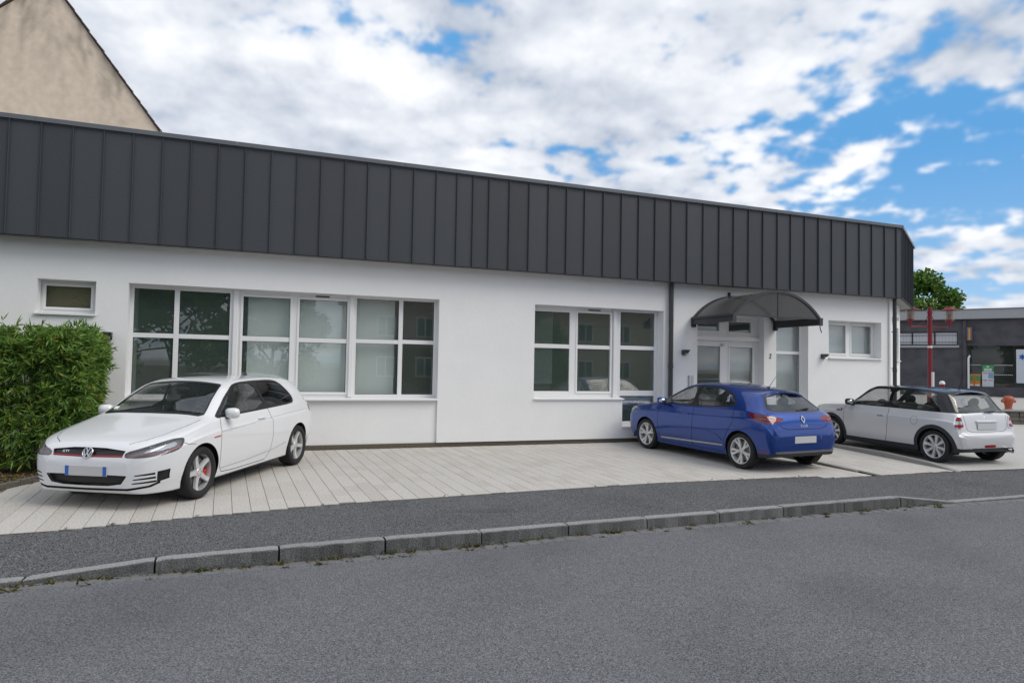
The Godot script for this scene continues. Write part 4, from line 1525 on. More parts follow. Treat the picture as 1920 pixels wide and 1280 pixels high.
func tree(called: String, at: Vector3, height: float, radius: float, leaves: int, seed_: int, size: float, label: String, group := "", low := 0.38) -> void:
	var r0 := rng.state
	rng.seed = seed_
	var t := node(called, self, at)
	tag(t, label, "tree", group)
	var st := MB.new()
	var th := height * low
	st.tube([Vector3.ZERO, Vector3(0.05, th * 0.5, 0.02), Vector3(0.0, th, 0.05), Vector3(0.1, height * 0.8, 0.0)], 0.05 * radius + 0.06, 9, 0.03)
	var tips: Array[Vector3] = []
	for i in 11:
		var a := TAU * i / 11.0 + rng.randf()
		var y0 := lerpf(th * 0.75, height * 0.72, rng.randf())
		var tip := Vector3(cos(a), 0, sin(a)) * radius * rng.randf_range(0.55, 0.85) + Vector3(0, lerpf(th, height * 0.9, rng.randf()), 0)
		st.tube([Vector3(0, y0, 0), Vector3(0, y0, 0).lerp(tip, 0.5) + Vector3(0, 0.2, 0), tip], 0.06, 6, 0.015)
		tips.append(tip)
	put("trunk", st, M.bark, t)
	for i in 10:
		tips.append(Vector3(0, height * rng.randf_range(0.6, 0.95), 0) + rdir() * radius * 0.5)
	st = MB.new()
	st.use_col = true
	for i in leaves:
		var tip: Vector3 = tips[rng.randi_range(0, tips.size() - 1)]
		var rr := radius * 0.42
		var p := tip + rdir() * rr * pow(rng.randf(), 0.45) * Vector3(1, 0.75, 1)
		if p.y < th * 0.7:
			continue
		for k in 3:
			var d := (rdir() + Vector3(0, -0.2, 0)).normalized()
			var s := d.cross(rdir()).normalized()
			var g := rng.randf()
			leaf(st, p + rdir() * 0.15, d, s, size * rng.randf_range(0.7, 1.2), size * 0.3, Color(lerpf(0.05, 0.15, g), lerpf(0.12, 0.27, g), lerpf(0.018, 0.045, g)))
	put("crown", st, M.leaf, t)
	rng.state = r0

func build_plants() -> void:
	rng.seed = 1234
	# planting bed
	var st := MB.new()
	var zz := 0.0
	while zz < 5.0:
		var z1 := zz + 0.25
		st.quad(Vector3(-9.0, 0.03 - 0.02 * z1, z1), Vector3(bed_edge(z1), 0.03 - 0.02 * z1, z1), Vector3(bed_edge(zz), 0.03 - 0.02 * zz, zz), Vector3(-9.0, 0.03 - 0.02 * zz, zz))
		zz = z1
	kind(put("planting_bed", st, M.soil, self), "structure")
	var ed := node("bed_edging", self)
	kind(ed, "structure")
	zz = 0.0
	while zz < 4.0:
		var a := Vector3(bed_edge(zz), 0, zz)
		var b := Vector3(bed_edge(zz + 0.5), 0, zz + 0.5)
		var d := (b - a).normalized()
		st = MB.new()
		st.ocbox(Transform3D(Basis(d, Vector3.UP, d.cross(Vector3.UP)), (a + b) * 0.5 + Vector3(0, -0.03 - 0.02 * zz, 0)), Vector3(a.distance_to(b) * 0.5 - 0.004, 0.10, 0.04), 0.008)
		put("edging_stone", st, M.stone, ed)
		zz += 0.5
	# leaf litter on the bed
	st = MB.new()
	st.use_col = true
	for i in 1500:
		var z := rng.randf_range(0.3, 3.6)
		var x := bed_edge(z) - 0.08 - absf(rng.randfn()) * 0.5
		var d := (rdir() * Vector3(1, 0.25, 1)).normalized()
		var g := rng.randf()
		leaf(st, Vector3(x, 0.045 - 0.02 * z + rng.randf() * 0.03, z), d, d.cross(Vector3.UP).normalized(), rng.randf_range(0.05, 0.12), 0.009, Color(0.30, 0.20, 0.10).lerp(Color(0.10, 0.14, 0.03), g * g))
	tag(kind(put("leaf_litter", st, M.leaf, self), "stuff"), "dry fallen leaves and sprouts under the hedge", "leaf litter")
	# bamboo hedge
	var hd := node("bamboo_hedge", self, Vector3(-3.6, 0.0, 1.0))
	tag(hd, "dense clipped bamboo hedge against the white wall", "hedge")
	var f := FastNoiseLite.new()
	f.seed = 9
	f.frequency = 0.9
	f.fractal_octaves = 3
	st = MB.new()
	for i in 70:
		var z := rng.randf_range(-0.6, 0.8)
		var x := rng.randf_range(-1.6, 1.35)
		var ln := rng.randf_range(-0.12, 0.12)
		st.tube([Vector3(x, 0.0, z), Vector3(x + ln * 0.4, 1.0, z), Vector3(x + ln, 1.85, z + rng.randf_range(-0.1, 0.1))], 0.008, 5)
	put("culm", st, M.culm, hd)
	st = MB.new()
	st.use_col = true
	var made := 0
	while made < 9500:
		# a point near the skin of the clipped body: front, right side or top
		var u := rng.randf()
		var p := Vector3.ZERO
		var out := Vector3.ZERO
		var xr := 1.50
		var zf := 1.02
		var yt := 2.03
		if u < 0.5:
			p = Vector3(rng.randf_range(-1.8, xr - 0.05), rng.randf_range(0.12, yt), zf)
			out = Vector3(0, 0, 1)
		elif u < 0.78:
			p = Vector3(xr, rng.randf_range(0.12, yt), rng.randf_range(-0.75, zf))
			out = Vector3(1, 0, 0)
		else:
			p = Vector3(rng.randf_range(-1.8, xr), yt, rng.randf_range(-0.75, zf))
			out = Vector3(0, 1, 0)
		var bump := f.get_noise_3d(p.x * 1.7, p.y * 1.7, p.z * 1.7)
		p += out * (bump * 0.22 - 0.14 - pow(rng.randf(), 1.6) * 0.42)
		if p.y < 0.5 + 0.3 * f.get_noise_2d(p.x * 3.0, p.z * 3.0) and rng.randf() < 0.6:
			continue
		# rounded shoulders
		var ox := maxf(0.0, p.x - (xr - 0.35)) / 0.35
		var oy := maxf(0.0, p.y - (yt - 0.35)) / 0.35
		var oz := maxf(0.0, p.z - (zf - 0.35)) / 0.35
		if ox * ox + oy * oy + oz * oz > 1.15:
			continue
		if p.y > 1.9 and rng.randf() < 0.3:
			p.y += rng.randf() * 0.12
		var tw := (out * 0.8 + rdir() * 0.9 + Vector3(0, 0.25, 0)).normalized()
		var hue := rng.randf() * 0.6 + clampf(f.get_noise_3d(p.x * 3.0, p.y * 3.0, p.z * 3.0 + 30.0) + 0.2, 0.0, 0.4)
		var nl := rng.randi_range(5, 8)
		for k in nl:
			var d := (tw + rdir() * 0.75 + Vector3(0, -0.45, 0)).normalized()
			var s := d.cross(rdir()).normalized()
			var c := Color(0.055, 0.135, 0.028).lerp(Color(0.215, 0.34, 0.07), clampf(hue + rng.randf_range(-0.2, 0.25), 0, 1))
			if rng.randf() < 0.05:
				c = Color(0.34, 0.30, 0.06)
			leaf(st, p + tw * k * 0.012, d, s, rng.randf_range(0.08, 0.17), rng.randf_range(0.009, 0.014), c)
		made += 1
	put("foliage", st, M.leaf, hd)
	# weeds in the gutter
	st = MB.new()
	st.use_col = true
	for i in 120:
		var x := rng.randf_range(-2.4, 4.2) if i < 84 else rng.randf_range(4.0, 9.0)
		if i < 10:
			x = [-0.71, 0.32, 1.31, -1.66, 2.30, 0.33, -0.70, -1.5, -1.2, 1.9][i] + rng.randf_range(-0.03, 0.03)
		var z := 6.475 + rng.randf() * 0.03
		if rng.randf() < 0.15:
			z = 6.61
		var y := road_y(x, z)
		var sz := rng.randf_range(0.45, 1.35)
		for k in rng.randi_range(6, 16):
			var d := (rdir() * Vector3(1, 0.5, 1) + Vector3(0, 0.5, 0.2)).normalized()
			var g := rng.randf()
			leaf(st, Vector3(x + rng.randfn() * 0.03 * sz, y, z), d, d.cross(rdir()).normalized(), rng.randf_range(0.025, 0.06) * sz, 0.006 * sz + 0.002, Color(0.06, 0.075, 0.025).lerp(Color(0.16, 0.13, 0.06), g))
	for i in 12:
		var x := rng.randf_range(-2.0, 9.0)
		var z := pl(EDGE, x)
		for k in 6:
			var d := (rdir() * Vector3(1, 0.4, 1) + Vector3(0, 0.6, 0)).normalized()
			leaf(st, Vector3(x, park_y(x, z), z), d, d.cross(rdir()).normalized(), 0.035, 0.004, Color(0.07, 0.11, 0.03))
	tag(kind(put("weeds", st, M.leaf, self), "stuff"), "small weeds growing in the gutter along the kerb", "weeds")
	tree("broad_tree", Vector3(46.0, 0.5, -22.3), 7.3, 2.5, 3600, 5, 0.30, "broad green tree rising behind the shop roof")

# ---------------------------------------------------------------- cars
# A half body (left side, x >= 0) is lofted from sections along u (metres from the front bumper);
# windows, lamps, doors and arches are cut out of it along outlines drawn in side, front, rear or slanting view.
# local axes: x to the car's left, y up, z forwards; u = car.mid - z
class Tris:
	var p := PackedVector3Array()
	var n := PackedVector3Array()
	func add(a: Vector3, b: Vector3, c: Vector3, na: Vector3, nb: Vector3, nc: Vector3) -> void:
		p.append(a); p.append(b); p.append(c)
		n.append(na); n.append(nb); n.append(nc)
	func join(o: Tris) -> void:
		p.append_array(o.p)
		n.append_array(o.n)

func pchip(xs: Array, ys: Array) -> Array:
	var n := xs.size()
	var d: Array = []
	var m: Array = []
	for i in n - 1:
		d.append((ys[i + 1] - ys[i]) / (xs[i + 1] - xs[i]))
	for i in n:
		if i == 0:
			m.append(d[0])
		elif i == n - 1:
			m.append(d[n - 2])
		elif d[i - 1] * d[i] <= 0.0:
			m.append(0.0)
		else:
			m.append(2.0 * d[i - 1] * d[i] / (d[i - 1] + d[i]))
	return m

func section(r: Array) -> PackedVector2Array:
	# r: yb, wb, W, vm, ws, vs, we, ve, yt
	var yb: float = r[0]
	var wb: float = r[1]
	var w: float = r[2]
	var vm: float = r[3]
	var ws: float = r[4]
	var vs: float = r[5]
	var we: float = r[6]
	var ve: float = r[7]
	var yt: float = r[8]
	var hi := maxf(0.0, ve - vs)
	var bul := 0.055 * clampf(hi / 0.4, 0.0, 1.0)
	var s := Vector2(ws - 0.012, vs + minf(0.014, hi * 0.3))
	var e := Vector2(we, ve)
	var nrm := Vector2((e - s).y, -(e - s).x).normalized()
	var q := PackedVector2Array([
		Vector2(0, yb), Vector2(wb - 0.10, yb), Vector2(wb - 0.012, yb + 0.004), Vector2(wb, yb + 0.025),
		Vector2(wb + 0.010, lerpf(yb, vm, 0.16)), Vector2(lerpf(wb, w, 0.36), lerpf(yb, vm, 0.30)), Vector2(lerpf(wb, w, 0.72), lerpf(yb, vm, 0.52)), Vector2(w - 0.006, lerpf(yb, vm, 0.80)),
		Vector2(w, vm), Vector2(w - 0.001, lerpf(vm, vs, 0.40)), Vector2(w - 0.003, lerpf(vm, vs, 0.585)), Vector2(w - 0.006, lerpf(vm, vs, 0.615)), Vector2(lerpf(w, ws, 0.40), lerpf(vm, vs, 0.66)),
		Vector2(lerpf(w, ws, 0.68), lerpf(vm, vs, 0.82)), Vector2(ws + 0.004, vs - 0.02), Vector2(ws, vs - 0.004), s,
		s.lerp(e, 0.25) + nrm * bul * 0.6, s.lerp(e, 0.5) + nrm * bul * 0.8, s.lerp(e, 0.75) + nrm * bul * 0.65,
		s.lerp(e, 0.93) + nrm * bul * 0.3 , Vector2(we - 0.012, ve + (yt - ve) * 0.12),
		Vector2(we * 0.90, ve + (yt - ve) * 0.30), Vector2(we * 0.68, ve + (yt - ve) * 0.62), Vector2(we * 0.36, ve + (yt - ve) * 0.90), Vector2(we * 0.1, yt), Vector2(0, yt)])
	for k in 1:
		var o := PackedVector2Array([q[0]])
		for i in q.size() - 1:
			if i > 0:
				o.append(q[i].lerp(q[i + 1], 0.25))
			if i < q.size() - 2:
				o.append(q[i].lerp(q[i + 1], 0.75))
		o.append(q[q.size() - 1])
		q = o
	return q

func loft(rows: Array, sub: int, mid: float) -> Tris:
	var us: Array = []
	for r in rows:
		us.append(r[0])
	var ys: Array = []
	var ms: Array = []
	for c in range(1, 10):
		var col: Array = []
		for r in rows:
			col.append(r[c])
		ys.append(col)
		ms.append(pchip(us, col))
	var grid: Array = []
	for i in us.size() - 1:
		var h: float = us[i + 1] - us[i]
		var cnt := clampi(int(ceil(h / 0.075)), 2, sub)
		for k in cnt + (1 if i == us.size() - 2 else 0):
			var t := float(k) / cnt
			var vals: Array = []
			for c in 9:
				var t2 := t * t
				var t3 := t2 * t
				vals.append((2 * t3 - 3 * t2 + 1) * ys[c][i] + (t3 - 2 * t2 + t) * h * ms[c][i] + (-2 * t3 + 3 * t2) * ys[c][i + 1] + (t3 - t2) * h * ms[c][i + 1])
			var u: float = us[i] + h * t
			var line := PackedVector3Array()
			for q in section(vals):
				line.append(Vector3(q.x, q.y, mid - u))
			grid.append(line)
	var rn := grid.size()
	var cn: int = grid[0].size()
	var nrm: Array = []
	for i in rn:
		var line := PackedVector3Array()
		for j in cn:
			var a: Vector3 = grid[mini(i + 1, rn - 1)][j] - grid[maxi(i - 1, 0)][j]
			var b: Vector3 = grid[i][mini(j + 1, cn - 1)] - grid[i][maxi(j - 1, 0)]
			var n := a.cross(b).normalized()
			if j == 0 or j == cn - 1:
				n = Vector3(0, n.y, n.z).normalized()
			line.append(n)
		nrm.append(line)
	var t := Tris.new()
	for i in rn - 1:
		for j in cn - 1:
			var a: Vector3 = grid[i][j]
			var b: Vector3 = grid[i][j + 1]
			var c: Vector3 = grid[i + 1][j + 1]
			var d: Vector3 = grid[i + 1][j]
			t.add(a, c, b, nrm[i][j], nrm[i + 1][j + 1], nrm[i][j + 1])
			t.add(a, d, c, nrm[i][j], nrm[i + 1][j], nrm[i + 1][j + 1])
	# end caps
	for e in [0, rn - 1]:
		var cy := 0.0
		for q in grid[e]:
			cy += q.y / cn
		var m := Vector3(0, cy, grid[e][0].z)
		var fn := Vector3(0, 0, 1 if e == 0 else -1)
		for j in cn - 1:
			if e == 0:
				t.add(m, grid[e][j], grid[e][j + 1], fn, (fn + nrm[e][j]).normalized(), (fn + nrm[e][j + 1]).normalized())
			else:
				t.add(m, grid[e][j + 1], grid[e][j], fn, (fn + nrm[e][j + 1]).normalized(), (fn + nrm[e][j]).normalized())
	return t

# Splits T along POLY, drawn in the plane of AX and AY; returns [inside, outside]. Only faces that look along FACE and lie in BOX are cut.
func cut(t: Tris, poly: PackedVector2Array, ax: Vector3, ay: Vector3, face: Vector3, box: AABB, least := 0.05) -> Array:
	var ins := Tris.new()
	var out := Tris.new()
	var bb := Rect2(poly[0], Vector2.ZERO)
	for q in poly:
		bb = bb.expand(q)
	var pn := poly.size()
	for i in range(0, t.p.size(), 3):
		var a := t.p[i]
		var b := t.p[i + 1]
		var c := t.p[i + 2]
		var a2 := Vector2(a.dot(ax), a.dot(ay))
		var b2 := Vector2(b.dot(ax), b.dot(ay))
		var c2 := Vector2(c.dot(ax), c.dot(ay))
		var rb := Rect2(a2, Vector2.ZERO).expand(b2).expand(c2)
		if not rb.grow(1e-5).intersects(bb) or (t.n[i] + t.n[i + 1] + t.n[i + 2]).dot(face) < least * 3.0 or not box.has_point((a + b + c) / 3.0):
			out.add(a, b, c, t.n[i], t.n[i + 1], t.n[i + 2])
			continue
		var work: Array = [[a, b, c, t.n[i], t.n[i + 1], t.n[i + 2], a2, b2, c2]]
		for k in pn:
			var s := poly[k]
			var e := poly[(k + 1) % pn]
			var eb := Rect2(s, Vector2.ZERO).expand(e).grow(1e-5)
			if not eb.intersects(rb.grow(1e-5)):
				continue
			var nx: Array = []
			var d := (e - s).normalized()
			for w in work:
				var wb := Rect2(w[6], Vector2.ZERO).expand(w[7]).expand(w[8]).grow(1e-5)
				if not eb.intersects(wb):
					nx.append(w)
					continue
				var dist := [d.cross(w[6] - s), d.cross(w[7] - s), d.cross(w[8] - s)]
				var mn: float = dist.min()
				var mx: float = dist.max()
				if mn > -2e-5 or mx < 2e-5:
					nx.append(w)
					continue
				var pos: Array = []
				var neg: Array = []
				for v in 3:
					var v2 := (v + 1) % 3
					var cur := [w[v], w[3 + v], w[6 + v]]
					if dist[v] >= 0.0:
						pos.append(cur)
					if dist[v] <= 0.0:
						neg.append(cur)
					if (dist[v] > 0.0 and dist[v2] < 0.0) or (dist[v] < 0.0 and dist[v2] > 0.0):
						var f: float = dist[v] / (dist[v] - dist[v2])
						var m := [w[v].lerp(w[v2], f), w[3 + v].lerp(w[3 + v2], f), w[6 + v].lerp(w[6 + v2], f)]
						pos.append(m)
						neg.append(m)
				for pl_ in [pos, neg]:
					for v in range(1, pl_.size() - 1):
						nx.append([pl_[0][0], pl_[v][0], pl_[v + 1][0], pl_[0][1], pl_[v][1], pl_[v + 1][1], pl_[0][2], pl_[v][2], pl_[v + 1][2]])
			work = nx
		for w in work:
			if Geometry2D.is_point_in_polygon((w[6] + w[7] + w[8]) / 3.0, poly):
				ins.add(w[0], w[1], w[2], w[3], w[4], w[5])
			else:
				out.add(w[0], w[1], w[2], w[3], w[4], w[5])
	return [ins, out]

func rounded(pts: Array, times := 2) -> PackedVector2Array:
	var q := PackedVector2Array(pts)
	for k in times:
		var o := PackedVector2Array()
		for i in q.size():
			var a := q[i]
			var b := q[(i + 1) % q.size()]
			o.append(a.lerp(b, 0.2))
			o.append(a.lerp(b, 0.8))
		q = o
	return q

func disc(c: Vector2, r: float, n := 40) -> PackedVector2Array:
	var o := PackedVector2Array()
	for i in n:
		o.append(c + Vector2(cos(TAU * i / n), sin(TAU * i / n)) * r)
	return o

func stroke(pts: Array, w: float) -> PackedVector2Array:
	# a thin outline either side of a line
	var l := PackedVector2Array()
	var r := PackedVector2Array()
	for i in pts.size():
		var a: Vector2 = pts[maxi(i - 1, 0)]
		var b: Vector2 = pts[mini(i + 1, pts.size() - 1)]
		var n := Vector2(-(b - a).y, (b - a).x).normalized() * w * 0.5
		l.append(pts[i] + n)
		r.append(pts[i] - n)
	r.reverse()
	l.append_array(r)
	return l

class Car:
	var root: Node3D
	var body: Tris
	var mid := 0.0
	var long := 4.0
	var big := AABB(Vector3(-0.01, -1, -4), Vector3(3, 4, 8))

# outlines are given in (u, v) for "side", (x, v) for "front" and "rear", (x, u) for "top",
# (h, v) for "nose" (h = 0.8 x + 0.6 u) and "tail" (h = 0.75 x + 0.66 (L - u))
func carve(c: Car, t: Tris, view: String, poly: PackedVector2Array, box = null, least := 0.05) -> Array:
	var p := PackedVector2Array()
	var ax := Vector3(0, 0, -1)
	var ay := Vector3.UP
	var face := Vector3(1, 0, 0)
	var off := Vector2(c.mid, 0)
	if view == "front" or view == "rear":
		ax = Vector3(1, 0, 0)
		off = Vector2.ZERO
		face = Vector3(0, 0.3, 1 if view == "front" else -1)
	elif view == "top":
		ax = Vector3(1, 0, 0)
		ay = Vector3(0, 0, -1)
		off = Vector2(0, c.mid)
		face = Vector3.UP
	elif view == "nose":
		ax = Vector3(0.8, 0, -0.6)
		off = Vector2(0.6 * c.mid, 0)
		face = Vector3(0.8, 0.2, 0.6)
	elif view == "tail":
		ax = Vector3(0.75, 0, 0.66)
		off = Vector2(0.66 * (c.long - c.mid), 0)
		face = Vector3(0.75, 0.2, -0.66)
	for q in poly:
		p.append(q - off)
	return cut(t, p, ax, ay, face, box if box != null else c.big, least)

func skin(called: String, t: Tris, m: Material, parent: Node, push := 0.0, mirror := false) -> MeshInstance3D:
	if t.p.is_empty():
		print("empty part ", called)
		return null
	var st := MB.new()
	for i in range(0, t.p.size(), 3):
		var a := t.p[i] + t.n[i] * push
		var b := t.p[i + 1] + t.n[i + 1] * push
		var c := t.p[i + 2] + t.n[i + 2] * push
		if mirror:
			var f := Vector3(-1, 1, 1)
			st.trin(a * f, c * f, b * f, t.n[i] * f, t.n[i + 2] * f, t.n[i + 1] * f)
		else:
			st.trin(a, b, c, t.n[i], t.n[i + 1], t.n[i + 2])
	if m == M.car_glass or m == M.car_glass_dark:
		inner_face(st)
	return put(called, st, m, parent)

# the inner face of a pane, 4 mm behind the outer one
func inner_face(st: MB) -> void:
	var k := st.v.size()
	for i in k:
		st.v.append(st.v[i] - st.n[i] * 0.004)
		st.n.append(st.n[i])

# one piece over both sides
func skin2(called: String, t: Tris, m: Material, parent: Node, push := 0.0) -> MeshInstance3D:
	var st := MB.new()
	for i in range(0, t.p.size(), 3):
		var a := t.p[i] + t.n[i] * push
		var b := t.p[i + 1] + t.n[i + 1] * push
		var c := t.p[i + 2] + t.n[i + 2] * push
		st.trin(a, b, c, t.n[i], t.n[i + 1], t.n[i + 2])
		var f := Vector3(-1, 1, 1)
		st.trin(a * f, c * f, b * f, t.n[i] * f, t.n[i + 2] * f, t.n[i + 1] * f)
	if m == M.car_glass or m == M.car_glass_dark:
		inner_face(st)
	return put(called, st, m, parent)

func pair(called: String, t: Tris, m: Material, parent: Node, push := 0.0) -> void:
	skin(called, t, m, parent, push)
	skin(called, t, m, parent, push, true)

func uvx(c: Car, x: float, v: float, u: float) -> Vector3:
	return Vector3(x, v, c.mid - u)

func gap(c: Car, view: String, pts: Array, w := 0.009, box = null) -> Tris:
	var r := carve(c, c.body, view, stroke(pts, w), box)
	c.body = r[1]
	return r[0]

# take an outline out of the body
func take(c: Car, view: String, poly: PackedVector2Array, box = null, least := 0.05) -> Tris:
	var r := carve(c, c.body, view, poly, box, least)
	c.body = r[1]
	return r[0]

func wheel_mesh(st: MB, r: float, w: float) -> void:
	# tyre turned round x; outer face at +w/2
	var t := Transform3D(Basis(Vector3(0, 0, 1), Vector3(1, 0, 0), Vector3(0, 1, 0)), Vector3.ZERO)
	var h := w * 0.5
	st.lathe(t, [Vector2(r * 0.70, -h * 0.8), Vector2(r * 0.86, -h), Vector2(r * 0.96, -h * 0.92), Vector2(r * 0.99, -h * 0.75), Vector2(r, -h * 0.45), Vector2(r * 1.001, 0), Vector2(r, h * 0.45), Vector2(r * 0.99, h * 0.75), Vector2(r * 0.965, h * 0.90), Vector2(r * 0.93, h * 0.97), Vector2(r * 0.86, h), Vector2(r * 0.79, h * 0.97), Vector2(r * 0.74, h * 0.88), Vector2(r * 0.70, h * 0.8)], 48)

func add_wheel(c: Car, x: float, u: float, r: float, w: float, rim_r: float, style: String, m: Material, left: bool) -> void:
	var wn := Node3D.new()
	wn.name = "wheel"
	c.root.add_child(wn, true)
	wn.position = uvx(c, x if left else -x, r, u)
	wn.rotation.x = {"star": 0.35, "cover": 0.1, "eight": 0.2}[style] + (0.4 if u > 2.0 else 0.0)
	var flip := Basis() if left else Basis(Vector3.UP, PI)
	var st := MB.new()
	wheel_mesh(st, r, w)
	put("tyre", st, M.tyre, wn).transform = Transform3D(flip, Vector3.ZERO)
	var t := Transform3D(Basis(Vector3(0, 0, 1), Vector3(1, 0, 0), Vector3(0, 1, 0)), Vector3.ZERO)
	var h := w * 0.5
	st = MB.new()
	# barrel and lip
	st.lathe(t, [Vector2(rim_r * 0.92, -h * 0.8), Vector2(rim_r * 0.90, 0), Vector2(rim_r * 0.93, h * 0.7), Vector2(rim_r * 0.955, h * 0.86), Vector2(rim_r * 0.99, h * 0.90), Vector2(rim_r * 1.02, h * 0.86), Vector2(rim_r * 1.03, h * 0.7)], 48)
	# hub
	st.lathe(t, [Vector2(rim_r * 0.24, h * 0.1), Vector2(rim_r * 0.23, h * 0.62), Vector2(rim_r * 0.17, h * 0.70), Vector2(rim_r * 0.15, h * 0.66), Vector2(0.0, h * 0.68)], 24)
	var spokes: Array = []
	if style == "star":
		for i in 5:
			spokes.append([TAU * i / 5, 0.17, 0.135, 0.0])
	elif style == "cover":
		for i in 5:
			spokes.append([TAU * i / 5 + 0.20, 0.10, 0.115, 0.06])
			spokes.append([TAU * i / 5 - 0.20, 0.10, 0.115, -0.06])
	else:
		for i in 8:
			spokes.append([TAU * i / 8, 0.10, 0.17, 0.0])
	for s in spokes:
		var a: float = s[0]
		var d := Vector3(0, cos(a), sin(a))
		var sd := Vector3(0, -sin(a), cos(a))
		var r0 := rim_r * 0.16
		var r1 := rim_r * 0.955
		var x0 := h * 0.64
		var x1 := h * 0.80
		var prev: Array = []
		for k in 5:
			var f := k / 4.0
			var rr := lerpf(r0, r1, f)
			var hw: float = lerpf(s[1], s[2], f) * rim_r * (1.0 - 0.18 * sin(PI * f))
			var xx := lerpf(x0, x1, f * f) - 0.10 * h * sin(PI * f)
			var base := d * rr + sd * (float(s[3]) * rim_r * (1.0 - f) * -1.0)
			var ring: Array = [base + sd * hw + Vector3(xx - 0.03, 0, 0), base + sd * hw * 0.86 + Vector3(xx, 0, 0), base - sd * hw * 0.86 + Vector3(xx, 0, 0), base - sd * hw + Vector3(xx - 0.03, 0, 0)]
			if k > 0:
				for e in 3:
					st.quad(prev[e], ring[e], ring[e + 1], prev[e + 1])
			prev = ring
	put("rim", st, m, wn).transform = Transform3D(flip, Vector3.ZERO)
	st = MB.new()
	st.lathe(t, [Vector2(rim_r * 0.9, h * 0.05), Vector2(0.0, h * 0.05)], 32)
	put("wheel_well_back", st, M.black, wn).transform = Transform3D(flip, Vector3.ZERO)
	st = MB.new()
	st.lathe(t, [Vector2(rim_r * 0.74, h * 0.12), Vector2(rim_r * 0.74, h * 0.22), Vector2(rim_r * 0.3, h * 0.22), Vector2(rim_r * 0.2, h * 0.3)], 32)
	put("brake_disc", st, M.brake, wn).transform = Transform3D(flip, Vector3.ZERO)
	st = MB.new()
	for i in 5:
		var a := TAU * i / 5 + 0.6
		st.tube([Vector3(h * 0.60, cos(a) * rim_r * 0.155, sin(a) * rim_r * 0.155), Vector3(h * 0.675, cos(a) * rim_r * 0.155, sin(a) * rim_r * 0.155)], 0.010, 8)
	put("wheel_bolt", st, M.black, wn).transform = Transform3D(flip, Vector3.ZERO)
	if style == "star" and u < 2.0:
		st = MB.new()
		var tc := Transform3D(flip, Vector3.ZERO)
		st.lathe(tc * t, [Vector2(rim_r * 0.44, h * 0.02), Vector2(rim_r * 0.44, h * 0.38), Vector2(rim_r * 0.82, h * 0.38), Vector2(rim_r * 0.82, h * 0.02)], 8, 0.0, 0.62)
		var ca := put("brake_caliper", st, M.caliper, wn)
		ca.rotation.x = -wn.rotation.x + (2.6 if left else 0.5)

func arches(c: Car, axles: Array, r: float, ra: float, inner := 0.60) -> void:
	for u in axles:
		take(c, "side", disc(Vector2(u, r), ra), AABB(Vector3(inner - 0.05, -1, -4), Vector3(3, 4, 8)), -2.0)
		for s in [-1.0, 1.0]:
			var st := MB.new()
			var n := 28
			for i in n:
				var a0 := -0.35 + (PI + 0.7) * i / n
				var a1 := -0.35 + (PI + 0.7) * (i + 1) / n
				var p0 := uvx(c, 0, r + sin(a0) * ra, u + cos(a0) * ra)
				var p1 := uvx(c, 0, r + sin(a1) * ra, u + cos(a1) * ra)
				var xi := Vector3(s * inner, 0, 0)
				var xo := Vector3(s * 0.80, 0, 0)
				st.quad(p0 + xi, p1 + xi, p1 + xo, p0 + xo)
				st.tri(p0 + xi, p1 + xi, uvx(c, s * inner, r, u))
			put("wheel_arch_liner", st, M.liner, c.root)

func plate(c: Car, x: float, v: float, u: float, facing: float, tilt: float, bands: bool) -> void:
	var pn := Node3D.new()
	pn.name = "number_plate"
	c.root.add_child(pn, true)
	pn.transform = Transform3D(Basis(Vector3.UP, 0.0 if facing > 0 else PI) * Basis(Vector3.RIGHT, tilt), uvx(c, x, v, u))
	var st := MB.new()
	st.cbox(Vector3(-0.262, -0.057, -0.004), Vector3(0.262, 0.057, 0.004), 0.003)
	put("plate_sheet", st, M.plate, pn)
	if bands:
		for s in [-1.0, 1.0]:
			st = MB.new()
			st.cbox(Vector3(s * 0.236 - 0.023, -0.054, 0.003), Vector3(s * 0.236 + 0.023, 0.054, 0.006), 0.001)
			put("blue_band", st, M.blue, pn)

func soft_box(st: MB, t: Transform3D, h: Vector3, r: float) -> void:
	st.ocbox(t, h, r)

